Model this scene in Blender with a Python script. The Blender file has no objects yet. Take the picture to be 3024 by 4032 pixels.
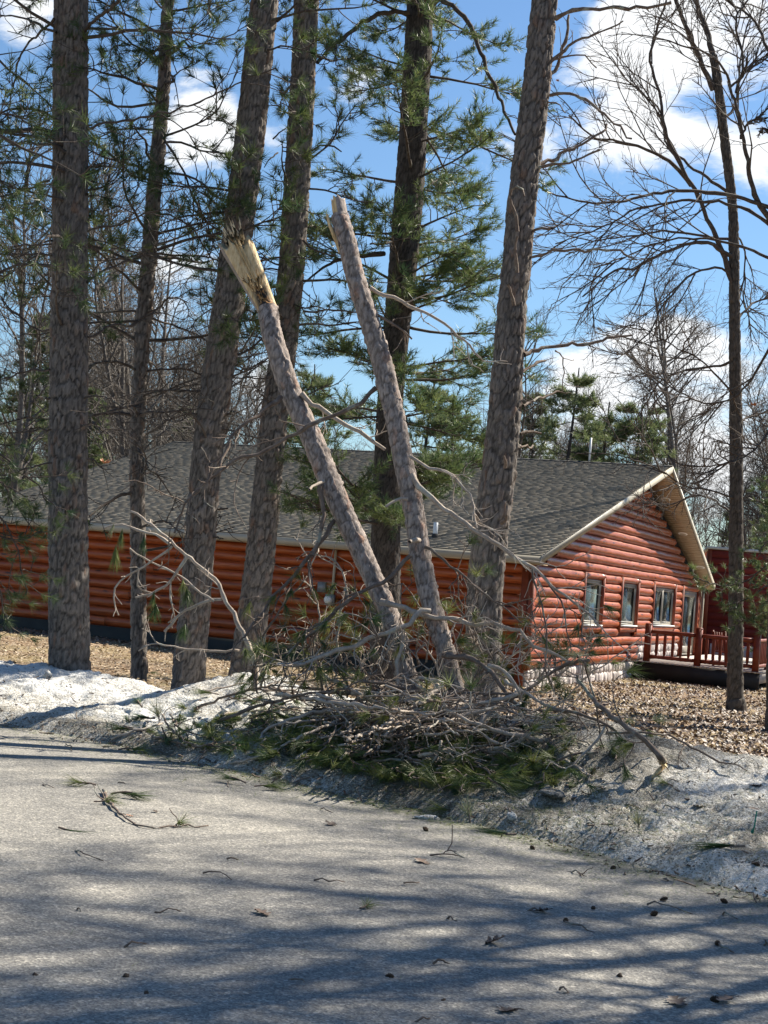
import bpy, math, random
import numpy as np
from mathutils import Vector, Matrix

rng = np.random.default_rng(7)
random.seed(7)
S = bpy.context.scene
COL = S.collection

# ------------------------------------------------------------------ camera
CAMH = 1.6
PITCH, ROLL = math.radians(2.5), math.radians(4.8)
FPX = 6000.0                       # focal length in pixels of the 3024 px wide photograph
fwd = np.array([0, math.cos(PITCH), math.sin(PITCH)])
r0 = np.array([1.0, 0, 0]); u0 = np.cross(r0, fwd)
cR = r0 * math.cos(ROLL) + u0 * math.sin(ROLL)
cU = -r0 * math.sin(ROLL) + u0 * math.cos(ROLL)
CAMP = np.array([0, 0, CAMH])
cam = bpy.data.cameras.new('camera'); camo = bpy.data.objects.new('camera', cam); COL.objects.link(camo)
m = Matrix.Identity(4)
for i in range(3):
    m[i][0], m[i][1], m[i][2], m[i][3] = cR[i], cU[i], -fwd[i], CAMP[i]
camo.matrix_world = m
cam.sensor_fit = 'VERTICAL'; cam.sensor_height = 36.0; cam.lens = 36.0 * FPX / 4032.0
cam.clip_start = 0.05; cam.clip_end = 3000
S.camera = camo

# ------------------------------------------------------------------ light
SUN_EL, SUN_AZ = math.radians(45), math.radians(54)      # azimuth from +Y towards +X
sdir = np.array([math.sin(SUN_AZ) * math.cos(SUN_EL), math.cos(SUN_AZ) * math.cos(SUN_EL), math.sin(SUN_EL)])
sun = bpy.data.lights.new('sun', 'SUN'); sun.energy = 5.0; sun.angle = math.radians(0.53); sun.color = (1.0, 0.93, 0.80)
so = bpy.data.objects.new('sun', sun); COL.objects.link(so)
so.rotation_euler = Vector(sdir).to_track_quat('Z', 'Y').to_euler()
so.location = (20, 12, 30)

W = bpy.data.worlds.new('World'); S.world = W; W.use_nodes = True
nt = W.node_tree; nt.nodes.clear()
def wn(t, **k):
    n = nt.nodes.new(t)
    for a, b in k.items(): setattr(n, a, b)
    return n
sky = wn('ShaderNodeTexSky', sky_type='NISHITA', sun_disc=False, sun_elevation=SUN_EL, sun_rotation=SUN_AZ,
         air_density=1.25, dust_density=0.25, ozone_density=2.5, altitude=200)
bg = wn('ShaderNodeBackground'); out = wn('ShaderNodeOutputWorld')
tc = wn('ShaderNodeTexCoord')
def wmath(op, a, b=None, clamp=False):
    n = wn('ShaderNodeMath', operation=op, use_clamp=clamp)
    for i, v in enumerate((a, b)):
        if v is None: continue
        if isinstance(v, (int, float)): n.inputs[i].default_value = v
        else: nt.links.new(v, n.inputs[i])
    return n.outputs[0]
mp = wn('ShaderNodeMapping'); nt.links.new(tc.outputs['Generated'], mp.inputs[0])
mp.inputs['Scale'].default_value = (1, 1, 2.2); mp.inputs['Location'].default_value = (3.1, 1.7, 0.4)
n1 = wn('ShaderNodeTexNoise'); n1.inputs['Scale'].default_value = 7.5; n1.inputs['Detail'].default_value = 9; n1.inputs['Roughness'].default_value = 0.62
n1.inputs['Distortion'].default_value = 0.35
nt.links.new(mp.outputs[0], n1.inputs['Vector'])
dens = n1.outputs[0]
def px_dir(sx, sy):
    d = fwd + cR * (sx - 1512) / FPX + cU * (2016 - sy) / FPX
    return d / np.linalg.norm(d)
# cumulus banks seen in the photograph: direction, angular radius (deg), weight
CLOUDS = [(2780, 250, 3.6, .17), (2500, 90, 2.2, .14), (2960, 640, 2.0, .14), (2560, 520, 1.6, .12), (2450, 480, 2.2, .18), (2650, 1370, 1.8, .24), (2880, 1650, 3.0, .17), (2330, 1500, 1.6, .16),
          (800, 480, 1.7, .20), (120, 40, 1.8, .20), (700, 1120, 2.6, .22), (250, 1500, 3.0, .16), (1400, 260, 1.2, .14), (1100, 1500, 2.0, .1), (2100, 1700, 3.0, .12)]
for sx, sy, rad, wgt in CLOUDS:
    d = px_dir(sx, sy)
    dt = wn('ShaderNodeVectorMath', operation='DOT_PRODUCT')
    nt.links.new(tc.outputs['Generated'], dt.inputs[0]); dt.inputs[1].default_value = tuple(d)
    k = 1.0 / (1 - math.cos(math.radians(rad)))
    e = wmath('SUBTRACT', 1.0, dt.outputs['Value']); e = wmath('MULTIPLY', e, -k); e = wmath('EXPONENT', e)
    dens = wmath('ADD', dens, wmath('MULTIPLY', e, wgt + .05))
mask = wn('ShaderNodeMapRange', interpolation_type='SMOOTHSTEP'); mask.inputs['From Min'].default_value = 0.62; mask.inputs['From Max'].default_value = 0.78
nt.links.new(dens, mask.inputs['Value'])
mix = wn('ShaderNodeMix', data_type='RGBA')
nt.links.new(mask.outputs[0], mix.inputs['Factor'])
tn = wn('ShaderNodeMix', data_type='RGBA', blend_type='MULTIPLY'); tn.inputs['Factor'].default_value = 1; tn.inputs['B'].default_value = (.76, .93, 1.10, 1)
nt.links.new(sky.outputs[0], tn.inputs['A'])
nt.links.new(tn.outputs['Result'], mix.inputs['A']); mix.inputs['B'].default_value = (8.8, 9.0, 9.2, 1)
nt.links.new(mix.outputs['Result'], bg.inputs['Color']); bg.inputs['Strength'].default_value = 0.051
nt.links.new(bg.outputs[0], out.inputs['Surface'])

vs = S.view_settings
vs.view_transform = 'Standard'; vs.look = 'None'; vs.gamma = 1; vs.use_curve_mapping = False; vs.exposure = 1.28
S.cycles.max_bounces = 6; S.cycles.transparent_max_bounces = 8

# ------------------------------------------------------------------ pixel helpers (photograph pixels; "D" = 1659 px wide copy)
DS = 3024 / 1659.0
def ray(sx, sy):
    d = fwd + cR * (sx - 1512) / FPX + cU * (2016 - sy) / FPX
    return d / d[1]
def atS(sx, sy, Y): return CAMP + ray(sx, sy) * Y
def atD(x, y, Y): return atS(x * DS, y * DS, Y)
def atZ(sx, sy, Z):
    d = ray(sx, sy); return CAMP + d * ((Z - CAMH) / d[2])

# ------------------------------------------------------------------ noise
def _h(ix, iy, iz=0, seed=0):
    v = (ix * 374761393 + iy * 668265263 + iz * 2147483647 + seed * 974711) & 0xffffffff
    v = ((v ^ (v >> 13)) * 1274126177) & 0xffffffff
    v = v ^ (v >> 16)
    return (v & 0xffff) / 65535.0
def vnoise(x, y, seed=0):
    x = np.asarray(x, float); y = np.asarray(y, float)
    ix = np.floor(x).astype(np.int64); iy = np.floor(y).astype(np.int64)
    fx = x - ix; fy = y - iy; fx = fx * fx * (3 - 2 * fx); fy = fy * fy * (3 - 2 * fy)
    a = _h(ix, iy, 0, seed); b = _h(ix + 1, iy, 0, seed); c = _h(ix, iy + 1, 0, seed); d = _h(ix + 1, iy + 1, 0, seed)
    return (a * (1 - fx) + b * fx) * (1 - fy) + (c * (1 - fx) + d * fx) * fy
def fbm(x, y, o=4, seed=0):
    t = 0; a = .5
    for i in range(o):
        t = t + a * (vnoise(x, y, seed + i) - .5); x = x * 2.03 + 1.7; y = y * 2.03 + 9.1; a *= .5
    return t
def worley(x, y, seed=0, wrapx=None):
    ix = np.floor(x).astype(np.int64); iy = np.floor(y).astype(np.int64)
    f1 = np.full(x.shape, 9.); f2 = np.full(x.shape, 9.); idr = np.zeros(x.shape)
    for dx in (-1, 0, 1):
        for dy in (-1, 0, 1):
            cx = ix + dx; cy = iy + dy
            hx = cx % wrapx if wrapx else cx
            px = cx + .1 + .8 * _h(hx, cy, 1, seed); py = cy + .1 + .8 * _h(hx, cy, 2, seed)
            d = np.sqrt((px - x) ** 2 + (py - y) ** 2)
            nid = _h(hx, cy, 3, seed)
            closer = d < f1
            f2 = np.where(closer, f1, np.minimum(f2, d)); idr = np.where(closer, nid, idr); f1 = np.where(closer, d, f1)
    return f1, f2, idr

# ------------------------------------------------------------------ mesh helpers
def mk(name, V, F4=None, F3=None, mat=None, parent=None, smooth=False, attrs=None, loc=None, mids=None):
    me = bpy.data.meshes.new(name)
    V = np.ascontiguousarray(V, np.float32)
    if loc is not None: V = V - np.asarray(loc, np.float32)
    F4 = np.zeros((0, 4), np.int32) if F4 is None else np.asarray(F4, np.int32).reshape(-1, 4)
    F3 = np.zeros((0, 3), np.int32) if F3 is None else np.asarray(F3, np.int32).reshape(-1, 3)
    me.vertices.add(len(V)); me.vertices.foreach_set('co', V.ravel())
    nl = F4.size + F3.size; npoly = len(F4) + len(F3)
    me.loops.add(nl); me.loops.foreach_set('vertex_index', np.concatenate([F4.ravel(), F3.ravel()]).astype(np.int32))
    me.polygons.add(npoly)
    ls = np.concatenate([np.arange(len(F4)) * 4, len(F4) * 4 + np.arange(len(F3)) * 3]).astype(np.int32)
    lt = np.concatenate([np.full(len(F4), 4), np.full(len(F3), 3)]).astype(np.int32)
    me.polygons.foreach_set('loop_start', ls); me.polygons.foreach_set('loop_total', lt)
    if smooth: me.polygons.foreach_set('use_smooth', np.ones(npoly, bool))
    if mids is not None: me.polygons.foreach_set('material_index', np.asarray(mids, np.int32))
    me.update(calc_edges=True)
    if attrs:
        for k, v in attrs.items():
            a = me.attributes.new(k, 'FLOAT', 'POINT'); a.data.foreach_set('value', np.asarray(v, np.float32))
    for mm in (mat if isinstance(mat, (list, tuple)) else [mat]):
        if mm is not None: me.materials.append(mm)
    return link(name, me, parent, loc)
def link(name, me, parent=None, loc=None):
    o = bpy.data.objects.new(name, me); COL.objects.link(o)
    if parent is not None: o.parent = parent
    if loc is not None: o.location = tuple(float(v) for v in loc)
    return o
def tag(o, label=None, cat=None, group=None, kind=None):
    if label: o['label'] = label
    if cat: o['category'] = cat
    if group: o['group'] = group
    if kind: o['kind'] = kind
    return o
def empty(name, loc, label, cat, group=None, rz=0):
    o = bpy.data.objects.new(name, None); COL.objects.link(o); o.location = tuple(float(v) for v in loc)
    o.rotation_euler = (0, 0, rz); o.empty_display_size = .2
    return tag(o, label, cat, group)

class MB:
    def __init__(s): s.v = []; s.f4 = []; s.f3 = []; s.n = 0; s.at = {}
    def add(s, V, F4=None, F3=None, **at):
        V = np.asarray(V, float).reshape(-1, 3)
        if F4 is not None and len(F4): s.f4.append(np.asarray(F4, np.int64).reshape(-1, 4) + s.n)
        if F3 is not None and len(F3): s.f3.append(np.asarray(F3, np.int64).reshape(-1, 3) + s.n)
        s.v.append(V); s.n += len(V)
        for k, val in at.items(): s.at.setdefault(k, []).append(np.broadcast_to(val, (len(V),)))
        return s
    def box(s, x0, x1, y0, y1, z0, z1):
        v = [(x0, y0, z0), (x1, y0, z0), (x1, y1, z0), (x0, y1, z0), (x0, y0, z1), (x1, y0, z1), (x1, y1, z1), (x0, y1, z1)]
        return s.add(v, [(0, 3, 2, 1), (4, 5, 6, 7), (0, 1, 5, 4), (1, 2, 6, 5), (2, 3, 7, 6), (3, 0, 4, 7)])
    def hexa(s, v8):
        return s.add(v8, [(0, 3, 2, 1), (4, 5, 6, 7), (0, 1, 5, 4), (1, 2, 6, 5), (2, 3, 7, 6), (3, 0, 4, 7)])
    def tube(s, P, R, sides=8, cap=True):
        P = np.asarray(P, float)[None]; R = np.asarray(R, float)[None]
        V, F = tubes(P, R, sides); K = P.shape[1]
        F3 = []
        if cap:
            n0 = len(V); V = np.vstack([V, P[0, 0], P[0, -1]])
            for i in range(sides):
                j = (i + 1) % sides
                F3 += [(n0, j, i), (n0 + 1, (K - 1) * sides + i, (K - 1) * sides + j)]
        return s.add(V, F, F3)
    def build(s, name, mat, parent=None, smooth=False, loc=None):
        V = np.vstack(s.v) if s.v else np.zeros((0, 3))
        F4 = np.vstack(s.f4) if s.f4 else None; F3 = np.vstack(s.f3) if s.f3 else None
        at = {k: np.concatenate(v) for k, v in s.at.items()} or None
        return mk(name, V, F4, F3, mat, parent, smooth, at, loc)

def nrm(v): return v / np.maximum(np.linalg.norm(v, axis=-1, keepdims=True), 1e-9)
def tubes(P, R, sides=4, prof=None):
    """many tubes at once: P (M,K,3), R (M,K)"""
    M, K, _ = P.shape
    T = np.empty_like(P); T[:, 1:-1] = P[:, 2:] - P[:, :-2]; T[:, 0] = P[:, 1] - P[:, 0]; T[:, -1] = P[:, -1] - P[:, -2]
    T = nrm(T); mean = nrm(P[:, -1] - P[:, 0] + 1e-6)
    ref = np.where(np.abs(mean[:, 2:3]) < .75, np.array([[0, 0, 1.]]), np.array([[1., 0, 0]]))
    N = nrm(ref[:, None, :] - (ref[:, None, :] * T).sum(-1, keepdims=True) * T); B = np.cross(T, N)
    a = np.arange(sides) * 2 * np.pi / sides
    rr = R[..., None] * (np.ones(sides) if prof is None else prof)
    V = P[:, :, None, :] + (N[:, :, None, :] * np.cos(a)[None, None, :, None] + B[:, :, None, :] * np.sin(a)[None, None, :, None]) * rr[..., None]
    idx = np.arange(M * K * sides).reshape(M, K, sides); nx = np.roll(idx, -1, axis=2)
    F = np.stack([idx[:, :-1], nx[:, :-1], nx[:, 1:], idx[:, 1:]], -1).reshape(-1, 4)
    return V.reshape(-1, 3), F
def resample(P, n, smooth=True):
    P = np.asarray(P, float)
    if smooth and len(P) > 2:
        Q = np.vstack([2 * P[0] - P[1], P, 2 * P[-1] - P[-2]]); o = []
        for i in range(1, len(Q) - 2):
            t = np.linspace(0, 1, 9)[:-1, None]; a, b, c, d = Q[i - 1], Q[i], Q[i + 1], Q[i + 2]
            o.append(.5 * (2 * b + (c - a) * t + (2 * a - 5 * b + 4 * c - d) * t * t + (3 * b - a - 3 * c + d) * t ** 3))
        P = np.vstack(o + [P[-1:]])
    L = np.concatenate([[0], np.cumsum(np.linalg.norm(np.diff(P[:, :3], axis=0), axis=1))])
    t = np.linspace(0, L[-1], n)
    return np.stack([np.interp(t, L, P[:, i]) for i in range(P.shape[1])], 1)
def grow(pos, dr, length, K, wig, trop=(0, 0, 0), r=None):
    """polylines from pos along dr: (M,K,3)"""
    r = r or rng
    M = len(pos); P = np.empty((M, K, 3)); P[:, 0] = pos; d = nrm(dr); step = (np.asarray(length) / (K - 1))[:, None]
    tr = np.asarray(trop, float)
    for k in range(1, K):
        d = nrm(d + r.normal(0, wig, (M, 3)) + tr); P[:, k] = P[:, k - 1] + d * step
    return P
def perp_dirs(T, r, k=1):
    v = r.normal(size=T.shape); v -= (v * T).sum(-1, keepdims=True) * T
    return nrm(v)
def children(P, n, t0, t1, spread, r=None):
    """n children on each polyline: positions, directions, fraction along, parent index"""
    r = r or rng
    M, K, _ = P.shape
    t = t0 + (t1 - t0) * (np.arange(n)[None] + r.random((M, n))) / n
    f = t * (K - 1); i = np.minimum(f.astype(int), K - 2); w = (f - i)[..., None]
    pi = np.repeat(np.arange(M), n).reshape(M, n)
    A = P[pi, i]; Bq = P[pi, i + 1]
    pos = A * (1 - w) + Bq * w; T = nrm(Bq - A)
    sp = spread * (.7 + .6 * r.random((M, n, 1)))
    d = nrm(T * np.cos(sp) + perp_dirs(T, r) * np.sin(sp))
    return pos.reshape(-1, 3), d.reshape(-1, 3), t.ravel(), pi.ravel()

def needles(pos, dr, n, length, spread, width, r=None, back=.06, droop=0.0):
    """needle tufts: thin triangles fanned round each twig tip"""
    r = r or rng
    M = len(pos); d = nrm(dr)[:, None, :].repeat(n, 1)
    b = np.asarray(back)
    base = pos[:, None, :] - d * (r.random((M, n, 1)) * b)
    sp = spread * np.sqrt(r.random((M, n, 1))) ** .8
    nd = nrm(d * np.cos(sp) + perp_dirs(d, r) * np.sin(sp) + np.array([0, 0, -1.]) * droop * r.random((M, n, 1)))
    L = length * (.7 + .45 * r.random((M, n, 1)))
    side = np.cross(nd, nrm(r.normal(size=nd.shape))); side = nrm(side) * (width * .5)
    V = np.stack([base - side, base + side, base + nd * L], 2).reshape(-1, 3)
    return V, np.arange(len(V)).reshape(-1, 3), np.repeat(r.random(M), n * 3)

# ------------------------------------------------------------------ materials
def mat(name): 
    mm = bpy.data.materials.new(name); mm.use_nodes = True
    t = mm.node_tree; b = t.nodes['Principled BSDF']
    return mm, t, b
def nd(t, typ, ins=None, **k):
    n = t.nodes.new(typ)
    for a, b in k.items(): setattr(n, a, b)
    for a, v in (ins or {}).items():
        if isinstance(v, bpy.types.NodeSocket): t.links.new(v, n.inputs[a])
        else: n.inputs[a].default_value = v
    return n
def ramp(t, fac, stops):
    n = t.nodes.new('ShaderNodeValToRGB'); t.links.new(fac, n.inputs[0]); cr = n.color_ramp
    while len(cr.elements) < len(stops): cr.elements.new(.5)
    for e, (p, c) in zip(cr.elements, stops):
        e.position = p; e.color = (*c, 1) if len(c) == 3 else c
    return n.outputs[0]
def mixc(t, f, a, b, blend='MIX'):
    n = t.nodes.new('ShaderNodeMix'); n.data_type = 'RGBA'; n.blend_type = blend
    for k, v in (('Factor', f), ('A', a), ('B', b)):
        if isinstance(v, bpy.types.NodeSocket): t.links.new(v, n.inputs[k])
        elif k == 'Factor': n.inputs[k].default_value = v
        else: n.inputs[k].default_value = (*v, 1)
    return n.outputs['Result']
def coords(t, which='Object', scale=(1, 1, 1)):
    c = t.nodes.new('ShaderNodeTexCoord'); mpn = t.nodes.new('ShaderNodeMapping'); t.links.new(c.outputs[which], mpn.inputs[0])
    mpn.inputs['Scale'].default_value = scale; return mpn.outputs[0]
def noise(t, vec, sc, det=4, rough=.55):
    n = nd(t, 'ShaderNodeTexNoise', {'Vector': vec, 'Scale': sc, 'Detail': det, 'Roughness': rough}); return n.outputs[0]
def bump(t, b, h, strength=.5, dist=.01):
    n = nd(t, 'ShaderNodeBump', {'Height': h, 'Strength': strength, 'Distance': dist}); t.links.new(n.outputs[0], b.inputs['Normal'])
def attr(t, name): return nd(t, 'ShaderNodeAttribute', attribute_name=name).outputs['Fac']

def simple(name, col, rough=.7, var=.25, sc=8, bsc=40, bs=.3, metal=0, spec=.3, rnd=0):
    mm, t, b = mat(name); v = coords(t)
    n = noise(t, v, sc)
    c = ramp(t, n, [(.25, tuple(x * (1 - var) for x in col)), (.75, tuple(min(1, x * (1 + var)) for x in col))])
    if rnd:
        oi = t.nodes.new('ShaderNodeObjectInfo')
        k = nd(t, 'ShaderNodeMapRange', {'Value': oi.outputs['Random'], 'To Min': 1 - rnd, 'To Max': 1 + rnd}).outputs[0]
        hsn = nd(t, 'ShaderNodeHueSaturation', {'Color': c, 'Value': k}); c = hsn.outputs[0]
    t.links.new(c, b.inputs['Base Color']); b.inputs['Roughness'].default_value = rough; b.inputs['Metallic'].default_value = metal
    b.inputs['Specular IOR Level'].default_value = spec
    if bs: bump(t, b, noise(t, v, bsc), bs, .004)
    return mm

M = {}
# bark with plates: the 'crack' and 'cell' attributes come from the modelled plates
def bark(name, plate, red, crackc, rednoise=1.4):
    mm, t, b = mat(name); v = coords(t, scale=(1, 1, .45))
    cell = attr(t, 'cell'); crack = attr(t, 'crack')
    n = noise(t, v, 9.0, 4, .65); n2 = noise(t, nd(t, 'ShaderNodeMapping', {'Vector': v, 'Scale': (1, 1, .55)}).outputs[0], 46, 6, .72)
    k = nd(t, 'ShaderNodeMath', {0: n, 1: cell}, operation='ADD').outputs[0]
    c = ramp(t, k, [(.40, tuple(x * .66 for x in plate)), (.60, plate), (.82, tuple(min(1, x * 1.18) for x in plate)), (1.0, red)])
    c = mixc(t, .75, c, ramp(t, n2, [(.28, (.22, .21, .20)), (.55, (.95, .92, .9)), (.75, (1.5, 1.45, 1.4))]), 'MULTIPLY')
    c = mixc(t, crack, c, crackc)
    t.links.new(c, b.inputs['Base Color']); b.inputs['Roughness'].default_value = .9; b.inputs['Specular IOR Level'].default_value = .15
    bump(t, b, n2, .8, .012)
    return mm
M['bark'] = bark('red_pine_bark', (.185, .166, .152), (.20, .138, .108), (.034, .030, .027))
M['bark_upper'] = bark('flaky_upper_bark', (.33, .285, .26), (.36, .235, .18), (.085, .065, .055))
M['bark_dark'] = bark('white_pine_bark', (.085, .075, .07), (.10, .075, .06), (.022, .02, .018))
M['bark_oak'] = bark('oak_bark', (.105, .092, .08), (.125, .1, .08), (.03, .026, .022))
def branchmat(name, c1, c2, lich):
    mm, t, b = mat(name); v = coords(t)
    n = noise(t, v, 14, 4); n2 = noise(t, v, 60, 4, .7); n3 = noise(t, v, 7, 3)
    c = ramp(t, n, [(.3, c1), (.7, c2)])
    c = mixc(t, ramp(t, n3, [(.58, (0, 0, 0)), (.68, (1, 1, 1))]), c, lich)
    c = mixc(t, .5, c, ramp(t, n2, [(.3, (.4, .4, .4)), (.7, (1, 1, 1))]), 'MULTIPLY')
    t.links.new(c, b.inputs['Base Color']); b.inputs['Roughness'].default_value = .85; b.inputs['Specular IOR Level'].default_value = .2
    bump(t, b, n2, .7, .006); return mm
M['branch'] = branchmat('pine_branch_bark', (.13, .095, .075), (.24, .185, .15), (.30, .30, .25))
M['branch_pale'] = branchmat('pale_branch_bark', (.34, .275, .225), (.54, .46, .385), (.47, .46, .40))
M['limb_dark'] = branchmat('living_limb_bark', (.06, .048, .042), (.12, .095, .08), (.13, .13, .11))
M['twig_grey'] = branchmat('grey_twig_bark', (.15, .13, .115), (.26, .23, .20), (.28, .27, .24))
M['twig_far'] = branchmat('far_grey_bark', (.10, .087, .076), (.175, .153, .135), (.19, .18, .16))

def needlemat(name, c1, c2, trans=.35):
    mm, t, b = mat(name); a = attr(t, 'rnd')
    c = ramp(t, a, [(.1, c1), (.9, c2)])
    t.links.new(c, b.inputs['Base Color']); b.inputs['Roughness'].default_value = .45; b.inputs['Specular IOR Level'].default_value = .35
    tr = nd(t, 'ShaderNodeBsdfTranslucent', {'Color': c}); mx = nd(t, 'ShaderNodeMixShader', {0: trans, 1: b.outputs[0], 2: tr.outputs[0]})
    t.links.new(mx.outputs[0], t.nodes['Material Output'].inputs['Surface']); return mm
M['needle'] = needlemat('red_pine_needles', (.045, .085, .035), (.12, .15, .05))
M['needle_wp'] = needlemat('white_pine_needles', (.06, .11, .045), (.17, .21, .075))
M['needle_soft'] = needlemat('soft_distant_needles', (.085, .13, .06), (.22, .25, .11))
M['needle_fall'] = needlemat('fallen_needles', (.055, .10, .03), (.20, .22, .06), .3)
M['needle_pale'] = needlemat('pale_needles', (.16, .20, .11), (.30, .30, .16), .3)

# asphalt
mm, t, b = mat('asphalt'); v = coords(t)
vo = nd(t, 'ShaderNodeTexVoronoi', {'Vector': v, 'Scale': 75.0, 'Randomness': 1.0})
vo2 = nd(t, 'ShaderNodeTexVoronoi', {'Vector': v, 'Scale': 130.0})
big = noise(t, v, .7, 4); med = noise(t, v, 9, 4)
c = ramp(t, nd(t, 'ShaderNodeSeparateColor', {0: vo.outputs['Color']}).outputs[0],
         [(.0, (.155, .149, .136)), (.5, (.225, .214, .193)), (.85, (.35, .33, .285)), (1., (.56, .52, .445))])
c2 = ramp(t, nd(t, 'ShaderNodeSeparateColor', {0: vo2.outputs['Color']}).outputs[1], [(.2, (.09, .088, .085)), (.9, (.36, .345, .32))])
c = mixc(t, .45, c, c2)
c = mixc(t, 1.0, c, ramp(t, big, [(.3, (.78, .78, .79)), (.7, (1.14, 1.12, 1.08))]), 'MULTIPLY')
c = mixc(t, 1.0, c, ramp(t, med, [(.3, (.85, .85, .85)), (.7, (1.1, 1.1, 1.1))]), 'MULTIPLY')
t.links.new(c, b.inputs['Base Color']); b.inputs['Roughness'].default_value = .85; b.inputs['Specular IOR Level'].default_value = .25
bump(t, b, vo.outputs['Distance'], .55, .006); M['asphalt'] = mm
# dirty granular snow; 'dirt' attribute marks the gritty, needle-strewn places
mm, t, b = mat('old_snow'); v = coords(t)
dirt = attr(t, 'dirt'); n = noise(t, v, 24, 6, .8); n2 = noise(t, v, 75, 3, .75); n4 = noise(t, v, 9, 4, .6)
vg = nd(t, 'ShaderNodeTexVoronoi', {'Vector': v, 'Scale': 48.0})
gr = nd(t, 'ShaderNodeSeparateColor', {0: vg.outputs['Color']}).outputs[0]
k = nd(t, 'ShaderNodeMath', {0: n, 1: dirt}, operation='ADD').outputs[0]
k = nd(t, 'ShaderNodeMath', {0: k, 1: nd(t, 'ShaderNodeMath', {0: gr, 1: .20}, operation='MULTIPLY').outputs[0]}, operation='ADD').outputs[0]
c = ramp(t, nd(t, 'ShaderNodeMath', {0: k, 1: .5}, operation='MULTIPLY').outputs[0],
         [(.29, (.80, .79, .765)), (.39, (.64, .62, .58)), (.48, (.40, .37, .315)), (.62, (.15, .125, .09))])
spk = nd(t, 'ShaderNodeMath', {0: n2, 1: nd(t, 'ShaderNodeMath', {0: dirt, 1: .25}, operation='MULTIPLY').outputs[0]}, operation='ADD').outputs[0]
c = mixc(t, ramp(t, spk, [(.60, (0, 0, 0)), (.67, (1, 1, 1))]), c, (.09, .075, .055))
t.links.new(c, b.inputs['Base Color']); b.inputs['Roughness'].default_value = .5; b.inputs['Specular IOR Level'].default_value = .3
hgt = nd(t, 'ShaderNodeMath', {0: n, 1: nd(t, 'ShaderNodeMath', {0: vg.outputs['Distance'], 1: .3}, operation='MULTIPLY').outputs[0]}, operation='SUBTRACT').outputs[0]
bump(t, b, hgt, .9, .035); M['snow'] = mm
# ground: leaf litter and dead grass
mm, t, b = mat('leaf_litter_ground'); v = coords(t)
vo = nd(t, 'ShaderNodeTexVoronoi', {'Vector': v, 'Scale': 11.0}); n = noise(t, v, .5, 4); n2 = noise(t, v, 30, 4)
c = ramp(t, nd(t, 'ShaderNodeSeparateColor', {0: vo.outputs['Color']}).outputs[0],
         [(0, (.075, .05, .03)), (.4, (.19, .125, .075)), (.75, (.30, .21, .13)), (1, (.42, .32, .22))])
c = mixc(t, ramp(t, n, [(.45, (0, 0, 0)), (.62, (1, 1, 1))]), c, mixc(t, .5, c, (.30, .25, .13)))
c = mixc(t, .5, c, ramp(t, n2, [(.3, (.5, .5, .5)), (.7, (1, 1, 1))]), 'MULTIPLY')
t.links.new(c, b.inputs['Base Color']); b.inputs['Roughness'].default_value = .9; b.inputs['Specular IOR Level'].default_value = .1
bump(t, b, vo.outputs['Distance'], .8, .04); M['ground'] = mm
def leafmat(name, c1, c2):
    mm, t, b = mat(name); a = attr(t, 'rnd'); v = coords(t)
    c = ramp(t, a, [(.0, c1), (1., c2)]); c = mixc(t, .5, c, ramp(t, noise(t, v, 60), [(.3, (.55, .5, .45)), (.7, (1, 1, 1))]), 'MULTIPLY')
    t.links.new(c, b.inputs['Base Color']); b.inputs['Roughness'].default_value = .6
    return mm
M['leaf'] = leafmat('dead_oak_leaf', (.045, .03, .023), (.25, .17, .12))
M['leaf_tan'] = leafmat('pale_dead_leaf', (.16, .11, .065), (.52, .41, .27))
M['leaf_rust'] = leafmat('rusty_oak_leaf', (.34, .13, .06), (.42, .20, .11))
# stained logs
mm, t, b = mat('stained_log'); v = coords(t, scale=(1, 1, 1))
oi = t.nodes.new('ShaderNodeObjectInfo')
off = nd(t, 'ShaderNodeVectorMath', {0: v, 1: nd(t, 'ShaderNodeCombineXYZ', {0: nd(t, 'ShaderNodeMath', {0: oi.outputs['Random'], 1: 37.0}, operation='MULTIPLY').outputs[0]}).outputs[0]}, operation='ADD').outputs[0]
st = nd(t, 'ShaderNodeMapping', {'Vector': off, 'Scale': (1.2, 14, 14)}).outputs[0]
n = noise(t, st, 1.6, 5, .6); kn = nd(t, 'ShaderNodeTexVoronoi', {'Vector': nd(t, 'ShaderNodeMapping', {'Vector': off, 'Scale': (1.6, 6, 6)}).outputs[0], 'Scale': 1.0})
c = ramp(t, n, [(.25, (.17, .032, .009)), (.5, (.29, .062, .016)), (.8, (.42, .112, .031))])
c = mixc(t, ramp(t, kn.outputs['Distance'], [(.10, (1, 1, 1)), (.2, (0, 0, 0))]), c, (.05, .016, .01))
vv = nd(t, 'ShaderNodeMapRange', {'Value': oi.outputs['Random'], 'To Min': .82, 'To Max': 1.15}).outputs[0]
c = nd(t, 'ShaderNodeHueSaturation', {'Color': c, 'Value': vv}).outputs[0]
t.links.new(c, b.inputs['Base Color']); b.inputs['Roughness'].default_value = .38; b.inputs['Specular IOR Level'].default_value = .42
bump(t, b, noise(t, nd(t, 'ShaderNodeMapping', {'Vector': off, 'Scale': (5, 16, 16)}).outputs[0], 1.0, 3), .5, .02); M['log'] = mm
M['trim_red'] = simple('red_brown_trim', (.20, .045, .02), .5, .3, 6, 50, .2)
M['rail_red'] = simple('stained_railing', (.16, .032, .014), .5, .35, 6, 50, .25)
M['red_siding'] = simple('red_siding', (.20, .035, .03), .6, .2, 5, 40, .2, rnd=.15)
M['beige'] = simple('beige_fascia', (.36, .33, .265), .5, .06, 5, 40, .05)
M['soffit'] = simple('tan_soffit', (.30, .225, .14), .55, .1, 5, 40, .05, rnd=.06)
M['frame'] = simple('window_frame', (.26, .24, .205), .4, .05, 5, 40, 0)
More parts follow.
